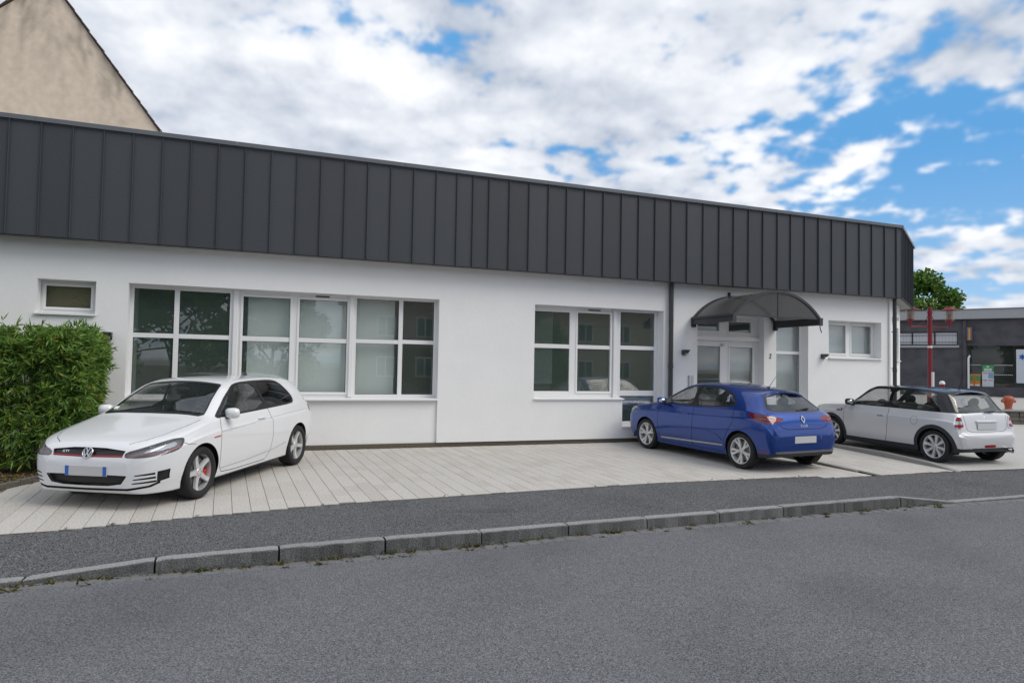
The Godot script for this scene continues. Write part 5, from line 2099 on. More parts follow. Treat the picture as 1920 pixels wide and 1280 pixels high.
func cabin(c: Car, u0: float, u1: float, belt: float, half: float, dash_u: float, seat_m: Material) -> void:
	var st := MB.new()
	var lo := uvx(c, -half, 0.28, u1)
	var hi := uvx(c, half, 0.30, u0)
	st.box(lo, hi)
	put("cabin_floor", st, M.trim_dark, c.root)
	st = MB.new()
	st.box(uvx(c, -half + 0.1, 0.135, c.long - 1.0), uvx(c, half - 0.1, 0.165, 0.75))
	put("underbody", st, M.liner, c.root)
	for s in [-1.0, 1.0]:
		st = MB.new()
		st.box(uvx(c, s * half - 0.02, 0.28, u1), uvx(c, s * half + 0.02, belt - 0.03, u0))
		put("door_card", st, M.trim_dark, c.root)
	st = MB.new()
	st.ocbox(Transform3D(Basis(Vector3.RIGHT, 0.25), uvx(c, 0, belt - 0.13, dash_u)), Vector3(half - 0.02, 0.11, 0.24), 0.06)
	put("dashboard", st, M.trim_dark, c.root)
	st = MB.new()
	st.ocbox(Transform3D(Basis(), uvx(c, 0, belt - 0.06, u1 - 0.25)), Vector3(half - 0.03, 0.01, 0.22), 0.005)
	put("parcel_shelf", st, M.trim_dark, c.root)
	for s in [[0.36, dash_u + 0.80, 1.0], [-0.36, dash_u + 0.80, 1.0], [0.34, dash_u + 1.62, 0.9], [-0.34, dash_u + 1.62, 0.9]]:
		if s[1] + 0.2 > u1:
			continue
		var seat := Node3D.new()
		seat.name = "seat"
		c.root.add_child(seat, true)
		seat.position = uvx(c, s[0], 0.0, s[1])
		st = MB.new()
		st.ocbox(Transform3D(Basis(Vector3.RIGHT, -0.15), Vector3(0, 0.47, 0.12)), Vector3(0.24, 0.09, 0.27), 0.06)
		put("cushion", st, seat_m, seat)
		st = MB.new()
		st.ocbox(Transform3D(Basis(Vector3.RIGHT, -0.33), Vector3(0, 0.79, -0.20)), Vector3(0.24 * s[2], 0.30, 0.075), 0.06)
		put("backrest", st, seat_m, seat)
		st = MB.new()
		st.ball(Transform3D(Basis(Vector3.RIGHT, -0.3), Vector3(0, 1.13, -0.31)), Vector3(0.135, 0.10, 0.06), 12, 8)
		put("headrest", st, seat_m, seat)
	# steering wheel
	st = MB.new()
	var ring: Array = []
	var tw := Transform3D(Basis(Vector3.RIGHT, -0.45), uvx(c, 0.36, belt - 0.03, dash_u + 0.36))
	for i in 21:
		var a := TAU * i / 20
		ring.append(tw * Vector3(cos(a) * 0.185, sin(a) * 0.185, 0))
	st.tube(ring, 0.016, 6)
	st.ocbox(tw, Vector3(0.17, 0.02, 0.012), 0.006)
	st.ocbox(tw, Vector3(0.05, 0.05, 0.02), 0.01)
	put("steering_wheel", st, M.black, c.root)
	# inner mirror
	st = MB.new()
	st.ball(Transform3D(Basis(), uvx(c, 0.0, belt + 0.33, dash_u + 0.42)), Vector3(0.12, 0.035, 0.02), 12, 6)
	put("inner_mirror", st, M.black, c.root)

func lining(c: Car, v_min: float) -> void:
	var t := Tris.new()
	for i in range(0, c.body.p.size(), 3):
		var m := (c.body.p[i] + c.body.p[i + 1] + c.body.p[i + 2]) / 3.0
		if m.y > v_min:
			t.add(c.body.p[i], c.body.p[i + 1], c.body.p[i + 2], c.body.n[i], c.body.n[i + 1], c.body.n[i + 2])
	skin2("roof_lining", t, M.lining, c.root, -0.025)

func mirror_shell(st: MB, t: Transform3D) -> void:
	# a rounded box: superellipsoid
	var pw := func(k: float, e: float) -> float: return signf(k) * pow(absf(k), e)
	var n := 18
	var g: Array = []
	for i in n + 1:
		var b := -PI / 2 + PI * i / n
		var row: Array = []
		for j in n + 1:
			var a := TAU * j / n
			row.append(t * Vector3(pw.call(cos(b), 0.6) * pw.call(cos(a), 0.7) * 0.10, pw.call(sin(b), 0.6) * 0.068, pw.call(cos(b), 0.6) * pw.call(sin(a), 0.8) * -0.06))
		g.append(row)
	var m := t.origin
	for i in n:
		for j in n:
			var q: Array = [g[i][j], g[i][j + 1], g[i + 1][j + 1], g[i + 1][j]]
			var nn: Array = []
			for p in q:
				nn.append(((p - m) * Vector3(1.0, 1.6, 1.8)).normalized())
			st.quadn(q[0], q[1], q[2], q[3], nn[0], nn[1], nn[2], nn[3])

func side_mirror(c: Car, x: float, v: float, u: float, m: Material) -> void:
	for s in [-1.0, 1.0]:
		var mn := Node3D.new()
		mn.name = "door_mirror"
		c.root.add_child(mn, true)
		mn.position = uvx(c, s * x, v, u)
		var st := MB.new()
		mirror_shell(st, Transform3D(Basis(Vector3.UP, s * -0.15), Vector3(s * 0.10, 0.045, 0.0)))
		put("shell", st, m, mn)
		st = MB.new()
		st.ball(Transform3D(Basis(Vector3.UP, s * -0.15), Vector3(s * 0.108, 0.045, -0.024)), Vector3(0.088, 0.058, 0.044), 16, 10)
		put("mirror_glass", st, M.mirror, mn)
		st = MB.new()
		st.tube([Vector3(-s * 0.05, -0.02, 0.0), Vector3(s * 0.05, -0.005, 0.0), Vector3(s * 0.10, 0.01, 0.0)], 0.026, 8)
		put("stalk", st, M.black, mn)

func emblem_text(c: Car, text: String, at: Vector3, size: float, facing: float, tilt: float, m: Material) -> void:
	var tm := TextMesh.new()
	var sf := SystemFont.new()
	sf.font_names = PackedStringArray(["Droid Sans"])
	sf.font_weight = 700
	tm.font = sf
	tm.text = text
	tm.font_size = 24
	tm.pixel_size = size / 24.0
	tm.depth = 0.006
	tm.material = m
	put_mesh("lettering", tm, c.root, Transform3D(Basis(Vector3.UP, 0.0 if facing > 0 else PI) * Basis(Vector3.RIGHT, tilt), at))

func new_car(called: String, label: String, at: Vector3, turn: float, pitch: float, mid: float, ln: float) -> Car:
	var c := Car.new()
	c.root = Node3D.new()
	c.root.name = called
	add_child(c.root, true)
	c.root.transform = Transform3D(Basis(Vector3.UP, turn) * Basis(Vector3.RIGHT, pitch), at)
	tag(c.root, label, "car", "cars parked in front of the office")
	c.mid = mid
	c.long = ln
	return c

func paint(called: String, col: Color, metal: float, rough := 0.35) -> StandardMaterial3D:
	var m := mat(called, col, rough, metal)
	m.clearcoat_enabled = true
	m.clearcoat = 1.0
	m.clearcoat_roughness = 0.03
	return m

func car_materials() -> void:
	M.tyre = mat("tyre rubber", lin(0.014, 0.014, 0.015), 0.75)
	M.liner = mat("arch liner", lin(0.008, 0.008, 0.008), 0.9)
	M.alloy = mat("alloy", lin(0.72, 0.72, 0.73), 0.34, 0.55)
	M.cover = mat("wheel cover", lin(0.66, 0.66, 0.67), 0.38, 0.4)
	M.brake = mat("brake disc", lin(0.16, 0.16, 0.16), 0.5, 0.7)
	M.caliper = mat("red caliper", lin(0.45, 0.03, 0.02), 0.4)
	M.plate = mat("number plate", lin(0.55, 0.55, 0.56), 0.5)
	M.trim_dark = mat("cabin trim", lin(0.018, 0.018, 0.02), 0.8)
	M.lining = mat("headlining", lin(0.07, 0.07, 0.07), 0.9)
	M.seat = mat("seat cloth", lin(0.022, 0.022, 0.025), 0.9)
	M.car_glass = glass("car glass", 0.10, Color(0.25, 0.30, 0.28))
	M.car_glass_dark = glass("privacy glass", 0.72, Color(0.02, 0.02, 0.025))
	M.lens = glass("lamp lens", 0.10, Color(0.8, 0.8, 0.82))
	M.trim = mat("window trim", lin(0.012, 0.012, 0.013), 0.35)
	M.gloss_black = mat("gloss black", lin(0.010, 0.010, 0.012), 0.12)
	M.mirror = mat("mirror", lin(0.7, 0.7, 0.7), 0.03, 1.0)
	M.chrome = mat("chrome", lin(0.75, 0.75, 0.76), 0.12, 1.0)
	M.lamp_in = mat("lamp reflector", lin(0.55, 0.56, 0.59), 0.25, 0.7)
	M.lamp_dark = mat("lamp housing", lin(0.13, 0.135, 0.15), 0.3, 0.3)
	M.red_lens = mat("red lamp lens", lin(0.30, 0.012, 0.014), 0.1)
	M.red_bright = mat("bright red lamp", lin(0.55, 0.10, 0.08), 0.2)
	M.lens_red = glass("red outer lens", 0.25, Color(0.5, 0.02, 0.02))
	M.seat_grey = mat("grey seat cloth", lin(0.07, 0.07, 0.075), 0.9)
	M.red_dark = mat("dark red lamp", lin(0.07, 0.004, 0.006), 0.1)
	M.red_line = mat("red trim line", lin(0.5, 0.02, 0.03), 0.4)
	M.gap = mat("panel gap", lin(0.006, 0.006, 0.006), 0.9)
	M.paint_white = paint("white paint", lin(0.76, 0.77, 0.79), 0.0, 0.4)
	M.paint_blue = paint("blue paint", lin(0.003, 0.045, 0.27), 0.55, 0.26)
	M.paint_silver = paint("silver paint", lin(0.66, 0.665, 0.685), 0.15, 0.34)
	M.plastic = mat("dark plastic", lin(0.022, 0.026, 0.034), 0.6)
	M.beige = mat("pale moulding", lin(0.45, 0.44, 0.42), 0.35, 0.3)
	M.grey_trim = mat("grey skid plate", lin(0.16, 0.165, 0.18), 0.45, 0.2)

func build_cars() -> void:
	car_materials()
	white_hatchback()
	blue_hatchback()
	silver_hatchback()

func white_hatchback() -> void:
	var uf := 0.86
	var ur := 3.491
	var r := 0.318
	var at := Vector3(-0.612, 0, 2.321)
	var th := -0.508
	var fw := Vector3(sin(th), 0, cos(th))
	var pf := at + fw * 1.3155
	var pr := at - fw * 1.3155
	var yf := park_y(pf.x, pf.z)
	var yr := park_y(pr.x, pr.z)
	at.y = (yf + yr) * 0.5
	var c := new_car("white_hatchback", "white three door hatchback with red grille line parked nose to the street", at, th, atan2(yr - yf, 2.631), (uf + ur) * 0.5, 4.268)
	var m: Material = M.paint_white
	# u, yb, wb, W, vm, ws, vs, we, ve, yt
	var rows := [
		[0.000, 0.29, 0.45, 0.51, 0.42, 0.50, 0.52, 0.46, 0.555, 0.57],
		[0.025, 0.225, 0.53, 0.60, 0.44, 0.58, 0.595, 0.51, 0.635, 0.655],
		[0.065, 0.19, 0.60, 0.68, 0.46, 0.655, 0.64, 0.55, 0.69, 0.715],
		[0.13, 0.178, 0.665, 0.745, 0.48, 0.715, 0.675, 0.585, 0.735, 0.765],
		[0.25, 0.175, 0.745, 0.822, 0.52, 0.785, 0.72, 0.63, 0.782, 0.81],
		[0.45, 0.17, 0.80, 0.872, 0.56, 0.825, 0.775, 0.68, 0.83, 0.862],
		[0.86, 0.17, 0.83, 0.895, 0.60, 0.84, 0.865, 0.715, 0.915, 0.95],
		[1.03, 0.17, 0.835, 0.897, 0.60, 0.842, 0.895, 0.73, 0.95, 0.985],
		[1.20, 0.17, 0.835, 0.897, 0.60, 0.843, 0.917, 0.72, 1.005, 1.075],
		[1.50, 0.17, 0.835, 0.897, 0.60, 0.845, 0.935, 0.655, 1.185, 1.245],
		[1.85, 0.17, 0.835, 0.897, 0.60, 0.846, 0.945, 0.585, 1.352, 1.398],
		[2.10, 0.17, 0.835, 0.897, 0.60, 0.847, 0.950, 0.567, 1.395, 1.432],
		[2.50, 0.17, 0.835, 0.897, 0.60, 0.848, 0.957, 0.56, 1.405, 1.444],
		[3.00, 0.175, 0.835, 0.897, 0.60, 0.85, 0.968, 0.568, 1.402, 1.442],
		[3.50, 0.19, 0.83, 0.895, 0.62, 0.845, 0.982, 0.562, 1.375, 1.420],
		[3.80, 0.22, 0.80, 0.875, 0.62, 0.815, 0.985, 0.55, 1.335, 1.383],
		[3.87, 0.225, 0.79, 0.868, 0.62, 0.808, 0.982, 0.545, 1.285, 1.335],
		[3.98, 0.235, 0.775, 0.85, 0.62, 0.79, 0.965, 0.565, 1.15, 1.19],
		[4.08, 0.25, 0.75, 0.825, 0.60, 0.765, 0.935, 0.60, 1.00, 1.03],
		[4.16, 0.26, 0.72, 0.795, 0.56, 0.735, 0.865, 0.60, 0.90, 0.925],
		[4.23, 0.28, 0.66, 0.735, 0.50, 0.68, 0.72, 0.57, 0.755, 0.775],
		[4.268, 0.34, 0.55, 0.62, 0.46, 0.59, 0.58, 0.50, 0.60, 0.61]]
	c.body = loft(rows, 6, c.mid)
	arches(c, [uf, ur], r, 0.362)
	# glass
	var wins := take(c, "side", rounded([Vector2(1.185, 0.945), Vector2(1.40, 1.075), Vector2(1.62, 1.21), Vector2(1.90, 1.345), Vector2(2.10, 1.378), Vector2(2.5, 1.388), Vector2(3.02, 1.385), Vector2(3.22, 1.352), Vector2(3.39, 1.14), Vector2(3.41, 1.04), Vector2(3.32, 0.998), Vector2(2.4, 0.972), Vector2(1.5, 0.953)], 1))
	var fr := carve(c, wins, "side", rounded([Vector2(1.30, 0.975), Vector2(1.42, 1.055), Vector2(1.64, 1.185), Vector2(1.90, 1.315), Vector2(2.10, 1.352), Vector2(2.405, 1.362), Vector2(2.47, 1.0)], 1))
	var rr := carve(c, fr[1], "side", rounded([Vector2(2.535, 1.01), Vector2(2.475, 1.362), Vector2(3.0, 1.362), Vector2(3.19, 1.33), Vector2(3.35, 1.13), Vector2(3.365, 1.055), Vector2(3.28, 1.025)], 1))
	var ws := take(c, "front", rounded([Vector2(-0.02, 1.005), Vector2(0.45, 1.0), Vector2(0.705, 0.975), Vector2(0.66, 1.07), Vector2(0.565, 1.30), Vector2(0.545, 1.345), Vector2(0.50, 1.362), Vector2(0.25, 1.388), Vector2(-0.02, 1.396), Vector2(-0.3, 1.39), Vector2(-0.3, 1.01)], 1), AABB(Vector3(-0.01, 0.9, c.mid - 2.0), Vector3(2, 1, 1.2)))
	var wsi := carve(c, ws, "front", rounded([Vector2(-0.02, 1.03), Vector2(0.45, 1.022), Vector2(0.672, 1.0), Vector2(0.635, 1.08), Vector2(0.545, 1.30), Vector2(0.522, 1.332), Vector2(0.48, 1.345), Vector2(0.25, 1.368), Vector2(-0.02, 1.376), Vector2(-0.3, 1.37), Vector2(-0.3, 1.03)], 1))
	var rw := take(c, "rear", rounded([Vector2(-0.02, 1.31), Vector2(0.46, 1.28), Vector2(0.50, 1.25), Vector2(0.58, 1.07), Vector2(0.55, 1.045), Vector2(-0.02, 1.04), Vector2(-0.3, 1.04), Vector2(-0.3, 1.31)], 1), AABB(Vector3(-0.01, 0.9, c.mid - 4.3), Vector3(2, 1, 0.75)))
	# nose
	var hl := take(c, "nose", rounded([Vector2(0.372, 0.600), Vector2(0.385, 0.660), Vector2(0.60, 0.722), Vector2(0.78, 0.768), Vector2(0.89, 0.788), Vector2(0.985, 0.785), Vector2(0.998, 0.752), Vector2(0.972, 0.690), Vector2(0.91, 0.650), Vector2(0.72, 0.612), Vector2(0.5, 0.596)], 1))
	var gr := take(c, "front", PackedVector2Array([Vector2(-0.02, 0.598), Vector2(0.43, 0.606), Vector2(0.452, 0.675), Vector2(0.2, 0.700), Vector2(-0.02, 0.704)]), AABB(Vector3(-0.01, 0, c.mid - 0.4), Vector3(2, 1, 0.6)), -2.0)
	var lg := take(c, "front", rounded([Vector2(-0.3, 0.275), Vector2(0.42, 0.285), Vector2(0.50, 0.395), Vector2(0.49, 0.405), Vector2(-0.3, 0.405)], 1), AABB(Vector3(-0.01, 0, c.mid - 0.4), Vector3(2, 1, 0.6)), -2.0)
	var sp := take(c, "front", PackedVector2Array([Vector2(-0.02, 0.222), Vector2(0.50, 0.230), Vector2(0.70, 0.262), Vector2(0.765, 0.30), Vector2(0.77, 0.325), Vector2(0.69, 0.285), Vector2(0.50, 0.258), Vector2(-0.02, 0.250)]), AABB(Vector3(-0.01, 0, c.mid - 0.5), Vector3(2, 1, 0.7)), -2.0)
	var slats := Tris.new()
	for k in 3:
		var v0 := 0.305 + k * 0.045
		slats.join(take(c, "front", PackedVector2Array([Vector2(0.545 + 0.014 * k, v0), Vector2(0.75, v0 + 0.012), Vector2(0.75, v0 + 0.036), Vector2(0.56 + 0.014 * k, v0 + 0.014)]), AABB(Vector3(-0.01, 0, c.mid - 0.5), Vector3(2, 1, 0.7)), -2.0))
	slats.join(take(c, "front", PackedVector2Array([Vector2(0.75, 0.315), Vector2(0.815, 0.345), Vector2(0.832, 0.455), Vector2(0.765, 0.44)]), AABB(Vector3(-0.01, 0, c.mid - 0.6), Vector3(2, 1, 0.8)), -2.0))
	# tail lamps
	var tl := take(c, "tail", rounded([Vector2(0.40, 0.80), Vector2(0.42, 0.90), Vector2(0.70, 0.95), Vector2(0.80, 0.945), Vector2(0.80, 0.86), Vector2(0.74, 0.82), Vector2(0.6, 0.80)], 1))
	# gaps
	var gaps := Tris.new()
	gaps.join(gap(c, "side", [Vector2(1.30, 0.95), Vector2(1.245, 0.78), Vector2(1.235, 0.55), Vector2(1.25, 0.33), Vector2(1.32, 0.25), Vector2(1.6, 0.235), Vector2(2.46, 0.24), Vector2(2.57, 0.34), Vector2(2.62, 0.55), Vector2(2.61, 0.80), Vector2(2.53, 0.99)]))
	gaps.join(gap(c, "top", [Vector2(0.44, 0.115), Vector2(0.57, 0.22), Vector2(0.66, 0.40), Vector2(0.715, 0.75), Vector2(0.735, 1.02)], 0.007))
	gaps.join(gap(c, "nose", [Vector2(0.98, 0.73), Vector2(1.05, 0.70), Vector2(1.13, 0.69)], 0.006))
	var crease := gap(c, "side", [Vector2(1.26, 0.775), Vector2(1.8, 0.80), Vector2(2.4, 0.828), Vector2(3.1, 0.86), Vector2(3.9, 0.88)], 0.010)
	var sill_line := gap(c, "side", [Vector2(1.27, 0.30), Vector2(1.9, 0.315), Vector2(2.6, 0.36), Vector2(3.05, 0.42)], 0.010)
	var skirt := take(c, "side", PackedVector2Array([Vector2(1.2, 0.16), Vector2(3.15, 0.16), Vector2(3.15, 0.205), Vector2(1.2, 0.195)]))
	lining(c, 0.99)
	skin2("body", c.body, m, c.root)
	pair("body_crease", crease, m, c.root, -0.005)
	pair("body_crease", sill_line, m, c.root, -0.004)
	pair("panel_gap", gaps, M.gap, c.root, -0.004)
	pair("sill_skirt", skirt, M.plastic, c.root)
	pair("window_trim", rr[1], M.trim, c.root, -0.001)
	pair("side_window", fr[0], M.car_glass, c.root, -0.004)
	pair("rear_side_window", rr[0], M.car_glass_dark, c.root, -0.004)
	skin2("windscreen_surround", wsi[1], M.trim, c.root, -0.001)
	skin2("windscreen", wsi[0], M.car_glass, c.root, -0.003)
	skin2("rear_window", rw, M.car_glass_dark, c.root, -0.002)
	# headlamps: housing, reflector, red line, lens
	for mir in [false, true]:
		var h := Node3D.new()
		h.name = "headlight"
		c.root.add_child(h, true)
		skin("housing", hl, M.lamp_dark, h, -0.045, mir)
		var inner := carve(c, hl, "nose", rounded([Vector2(0.55, 0.655), Vector2(0.60, 0.70), Vector2(0.78, 0.745), Vector2(0.90, 0.76), Vector2(0.94, 0.735), Vector2(0.90, 0.70), Vector2(0.7, 0.668)], 1))
		skin("reflector", inner[0], M.lamp_in, h, -0.03, mir)
		var ln := carve(c, hl, "nose", stroke([Vector2(0.37, 0.625), Vector2(0.66, 0.643), Vector2(0.86, 0.665), Vector2(0.96, 0.70)], 0.0065))
		skin("red_line", ln[0], M.red_line, h, -0.012, mir)
		skin("lens", hl, M.lens, h, 0.0, mir)
		var st := MB.new()
		var sx := -1.0 if mir else 1.0
		for q in [[0.63, 0.285, 0.705, 0.042], [0.735, 0.40, 0.725, 0.040]]:
			st.lathe(Transform3D(Basis(Vector3(1, 0, 0), Vector3(0, 0, -1), Vector3(0, 1, 0)) , uvx(c, q[0] * sx, q[2], q[1])), [Vector2(q[3], -0.02), Vector2(q[3] * 0.8, 0.0), Vector2(0.0, 0.02)], 16)
		put("bulb_lens", st, M.chrome, h)
	skin2("grille", gr, M.trim, c.root, -0.02)
	# honeycomb bars and the red line across the grille
	var bars := MB.new()
	for i in 22:
		for s in [-1.0, 1.0]:
			var x: float = s * (0.06 + i * 0.017)
			bars.obox(Transform3D(Basis(Vector3.BACK, 0.5 * (1.0 if i % 2 == 0 else -1.0)), uvx(c, x, 0.658, 0.050 + 0.16 * x * x)), Vector3(0.002, 0.028, 0.004))
	kind(put("grille_mesh", bars, M.plastic, c.root), "stuff")
	var redl := carve(c, gr, "front", PackedVector2Array([Vector2(-0.02, 0.606), Vector2(0.44, 0.614), Vector2(0.44, 0.626), Vector2(-0.02, 0.618)]), null, -2.0)
	skin2("grille_red_line", redl[0], M.red_line, c.root, 0.004)
	skin2("lower_grille", lg, M.trim, c.root, -0.04)
	skin2("splitter_line", sp, M.gap, c.root, -0.008)
	pair("bumper_slats", slats, M.trim, c.root, -0.012)
	for mir in [false, true]:
		skin("tail_light", tl, M.red_lens, c.root, 0.003, mir)
	# round emblem with crossed strokes
	var em := Node3D.new()
	em.name = "emblem"
	c.root.add_child(em, true)
	em.transform = Transform3D(Basis(Vector3.RIGHT, -0.35), uvx(c, 0, 0.645, 0.022))
	var st2 := MB.new()
	st2.lathe(Transform3D(Basis(Vector3.RIGHT, PI / 2), Vector3.ZERO), [Vector2(0.066, 0.0), Vector2(0.066, 0.012), Vector2(0.055, 0.012), Vector2(0.055, 0.004)], 28)
	put("ring", st2, M.chrome, em)
	st2 = MB.new()
	st2.lathe(Transform3D(Basis(Vector3.RIGHT, PI / 2), Vector3.ZERO), [Vector2(0.056, 0.004), Vector2(0.0, 0.004)], 28)
	put("disc", st2, M.trim, em)
	st2 = MB.new()
	for q in [[-0.020, 0.05, -0.002, 0.004], [0.020, 0.05, 0.002, 0.004], [-0.047, 0.02, -0.022, -0.045], [-0.022, -0.045, -0.002, 0.0], [0.047, 0.02, 0.022, -0.045], [0.022, -0.045, 0.002, 0.0]]:
		var a := Vector2(q[0], q[1])
		var b := Vector2(q[2], q[3])
		st2.obox(Transform3D(Basis(Vector3.BACK, (b - a).angle()), Vector3((a.x + b.x) / 2, (a.y + b.y) / 2, 0.008)), Vector3(a.distance_to(b) / 2, 0.005, 0.003))
	put("strokes", st2, M.chrome, em)
	emblem_text(c, "GTI", uvx(c, -0.30, 0.648, 0.048), 0.05, 1.0, -0.2, M.chrome)
	plate(c, 0.0, 0.445, -0.006, 1.0, 0.0, true)
	side_mirror(c, 0.82, 0.955, 1.44, m)
	# handles
	for s in [-1.0, 1.0]:
		var st := MB.new()
		st.ocbox(Transform3D(Basis(Vector3.UP, 0.0), uvx(c, s * 0.886, 0.862, 2.30)), Vector3(0.013, 0.013, 0.095), 0.010)
		put("door_handle", st, m, c.root)
		st = MB.new()
		st.ocbox(Transform3D(Basis(Vector3.RIGHT, 0.06), uvx(c, s * 0.897, 0.725, 1.15)), Vector3(0.004, 0.008, 0.075), 0.003)
		put("fender_badge", st, M.red_line, c.root)
	# aerial fin, roof spoiler
	var st3 := MB.new()
	st3.prism(Transform3D(Basis(Vector3(0, 0, -1), Vector3(0, 1, 0), Vector3(1, 0, 0)), uvx(c, -0.012, 1.40, 3.35)), PackedVector2Array([Vector2(-0.08, 0.0), Vector2(0.08, 0.0), Vector2(0.06, 0.05), Vector2(0.03, 0.055)]), 0.024)
	put("aerial_fin", st3, M.trim, c.root)
	spoiler(c, 3.72, 3.95, 1.402, 1.345, 0.52, m)
	cabin(c, 1.05, 3.9, 0.95, 0.72, 1.32, M.seat)
	for u in [uf, ur]:
		for l in [true, false]:
			add_wheel(c, 0.765, u, r, 0.225, 0.245, "star", M.alloy, l)
	# windscreen disc sticker
	var sk := MB.new()
	sk.obox(Transform3D(Basis(Vector3.RIGHT, -1.0), uvx(c, -0.585, 1.052, 1.21)), Vector3(0.03, 0.03, 0.001))
	put("sticker", sk, M.white, c.root)

func spoiler(c: Car, u0: float, u1: float, v0: float, v1: float, half: float, m: Material) -> void:
	var st := MB.new()
	var n := 14
	for i in n:
		var x0 := lerpf(-half, half, float(i) / n)
		var x1 := lerpf(-half, half, float(i + 1) / n)
		var q: Array = []
		for x in [x0, x1]:
			var k: float = 1.0 - 0.035 * (x / half) * (x / half) * 2.0
			var e: float = u1 - 0.05 * pow(absf(x / half), 3.0)
			q.append([uvx(c, x, v0 * k + 0.01, u0), uvx(c, x, lerpf(v0, v1, 0.55) * k + 0.018, lerpf(u0, e, 0.6)), uvx(c, x, v1 * k + 0.012, e), uvx(c, x, v1 * k - 0.012, e - 0.005), uvx(c, x, v1 * k - 0.035, e - 0.10)])
		for k in 4:
			st.quad(q[0][k], q[0][k + 1], q[1][k + 1], q[1][k])
	put("roof_spoiler", st, m, c.root)

func blue_hatchback() -> void:
	var uf := 0.83
	var ur := 3.413
	var r := 0.308
	var at := Vector3(8.712, 0, 2.184)
	var th := 3.245
	var fw := Vector3(sin(th), 0, cos(th))
	var yf := park_y(8.0, (at + fw * 1.29).z)
	var yr := park_y(8.0, (at - fw * 1.29).z)
	at.y = (yf + yr) * 0.5
	var c := new_car("blue_hatchback", "metallic blue five door hatchback with a pale strip along its doors", at, th, atan2(yr - yf, 2.583), (uf + ur) * 0.5, 4.05)
	var m: Material = M.paint_blue
	var rows := [
		[0.00, 0.30, 0.46, 0.52, 0.44, 0.51, 0.56, 0.47, 0.60, 0.61],
		[0.03, 0.24, 0.56, 0.64, 0.46, 0.62, 0.64, 0.55, 0.68, 0.70],
		[0.08, 0.20, 0.63, 0.715, 0.48, 0.69, 0.70, 0.60, 0.74, 0.765],
		[0.15, 0.185, 0.69, 0.775, 0.50, 0.74, 0.75, 0.64, 0.79, 0.815],
		[0.30, 0.175, 0.76, 0.84, 0.54, 0.80, 0.82, 0.68, 0.85, 0.875],
		[0.83, 0.17, 0.82, 0.89, 0.60, 0.835, 0.905, 0.715, 0.94, 0.97],
		[1.02, 0.17, 0.83, 0.893, 0.60, 0.838, 0.93, 0.73, 0.975, 1.005],
		[1.20, 0.17, 0.83, 0.895, 0.60, 0.84, 0.945, 0.72, 1.02, 1.095],
		[1.50, 0.17, 0.83, 0.893, 0.60, 0.84, 0.955, 0.655, 1.19, 1.25],
		[1.85, 0.17, 0.83, 0.89, 0.60, 0.84, 0.965, 0.59, 1.352, 1.40],
		[2.10, 0.17, 0.83, 0.888, 0.60, 0.84, 0.97, 0.565, 1.397, 1.435],
		[2.50, 0.17, 0.83, 0.888, 0.60, 0.838, 0.976, 0.55, 1.398, 1.44],
		[2.90, 0.18, 0.835, 0.895, 0.62, 0.842, 0.985, 0.535, 1.372, 1.42],
		[3.25, 0.19, 0.84, 0.90, 0.64, 0.85, 1.0, 0.515, 1.335, 1.385],
		[3.48, 0.205, 0.835, 0.897, 0.64, 0.845, 1.01, 0.505, 1.295, 1.352],
		[3.56, 0.21, 0.83, 0.892, 0.64, 0.84, 1.005, 0.515, 1.24, 1.30],
		[3.70, 0.225, 0.82, 0.88, 0.64, 0.825, 0.985, 0.555, 1.125, 1.165],
		[3.84, 0.24, 0.80, 0.86, 0.62, 0.80, 0.955, 0.61, 1.015, 1.045],
		[3.92, 0.25, 0.785, 0.84, 0.60, 0.78, 0.905, 0.635, 0.945, 0.968],
		[3.98, 0.26, 0.76, 0.815, 0.57, 0.755, 0.82, 0.64, 0.85, 0.87],
		[4.02, 0.28, 0.72, 0.785, 0.54, 0.73, 0.72, 0.62, 0.745, 0.76],
		[4.04, 0.31, 0.66, 0.735, 0.51, 0.69, 0.66, 0.58, 0.68, 0.69],
		[4.05, 0.36, 0.58, 0.65, 0.49, 0.62, 0.60, 0.53, 0.615, 0.62]]
	c.body = loft(rows, 6, c.mid)
	arches(c, [uf, ur], r, 0.350)
	var wins := take(c, "side", rounded([Vector2(1.16, 0.965), Vector2(1.36, 1.075), Vector2(1.62, 1.22), Vector2(1.90, 1.345), Vector2(2.08, 1.375), Vector2(2.5, 1.378), Vector2(2.80, 1.345), Vector2(3.05, 1.265), Vector2(3.20, 1.16), Vector2(3.23, 1.08), Vector2(3.05, 1.03), Vector2(2.5, 0.995), Vector2(1.6, 0.975)], 1))
	var fr := carve(c, wins, "side", rounded([Vector2(1.27, 0.995), Vector2(1.40, 1.07), Vector2(1.64, 1.20), Vector2(1.90, 1.32), Vector2(2.06, 1.35), Vector2(2.12, 1.353), Vector2(2.165, 1.01), Vector2(1.6, 0.995)], 1))
	var rr := carve(c, fr[1], "side", rounded([Vector2(2.27, 1.012), Vector2(2.225, 1.352), Vector2(2.5, 1.352), Vector2(2.76, 1.322), Vector2(2.86, 1.285), Vector2(2.88, 1.05), Vector2(2.6, 1.02)], 1))
	var qw := carve(c, rr[1], "side", rounded([Vector2(2.93, 1.06), Vector2(2.91, 1.265), Vector2(3.03, 1.235), Vector2(3.15, 1.15), Vector2(3.17, 1.10), Vector2(3.08, 1.065)], 1))
	var ws := take(c, "front", rounded([Vector2(-0.02, 1.025), Vector2(0.45, 1.02), Vector2(0.70, 1.0), Vector2(0.66, 1.08), Vector2(0.565, 1.31), Vector2(0.545, 1.345), Vector2(0.50, 1.365), Vector2(0.25, 1.39), Vector2(-0.02, 1.398), Vector2(-0.3, 1.39), Vector2(-0.3, 1.02)], 1), AABB(Vector3(-0.01, 0.9, c.mid - 2.0), Vector3(2, 1, 1.2)))
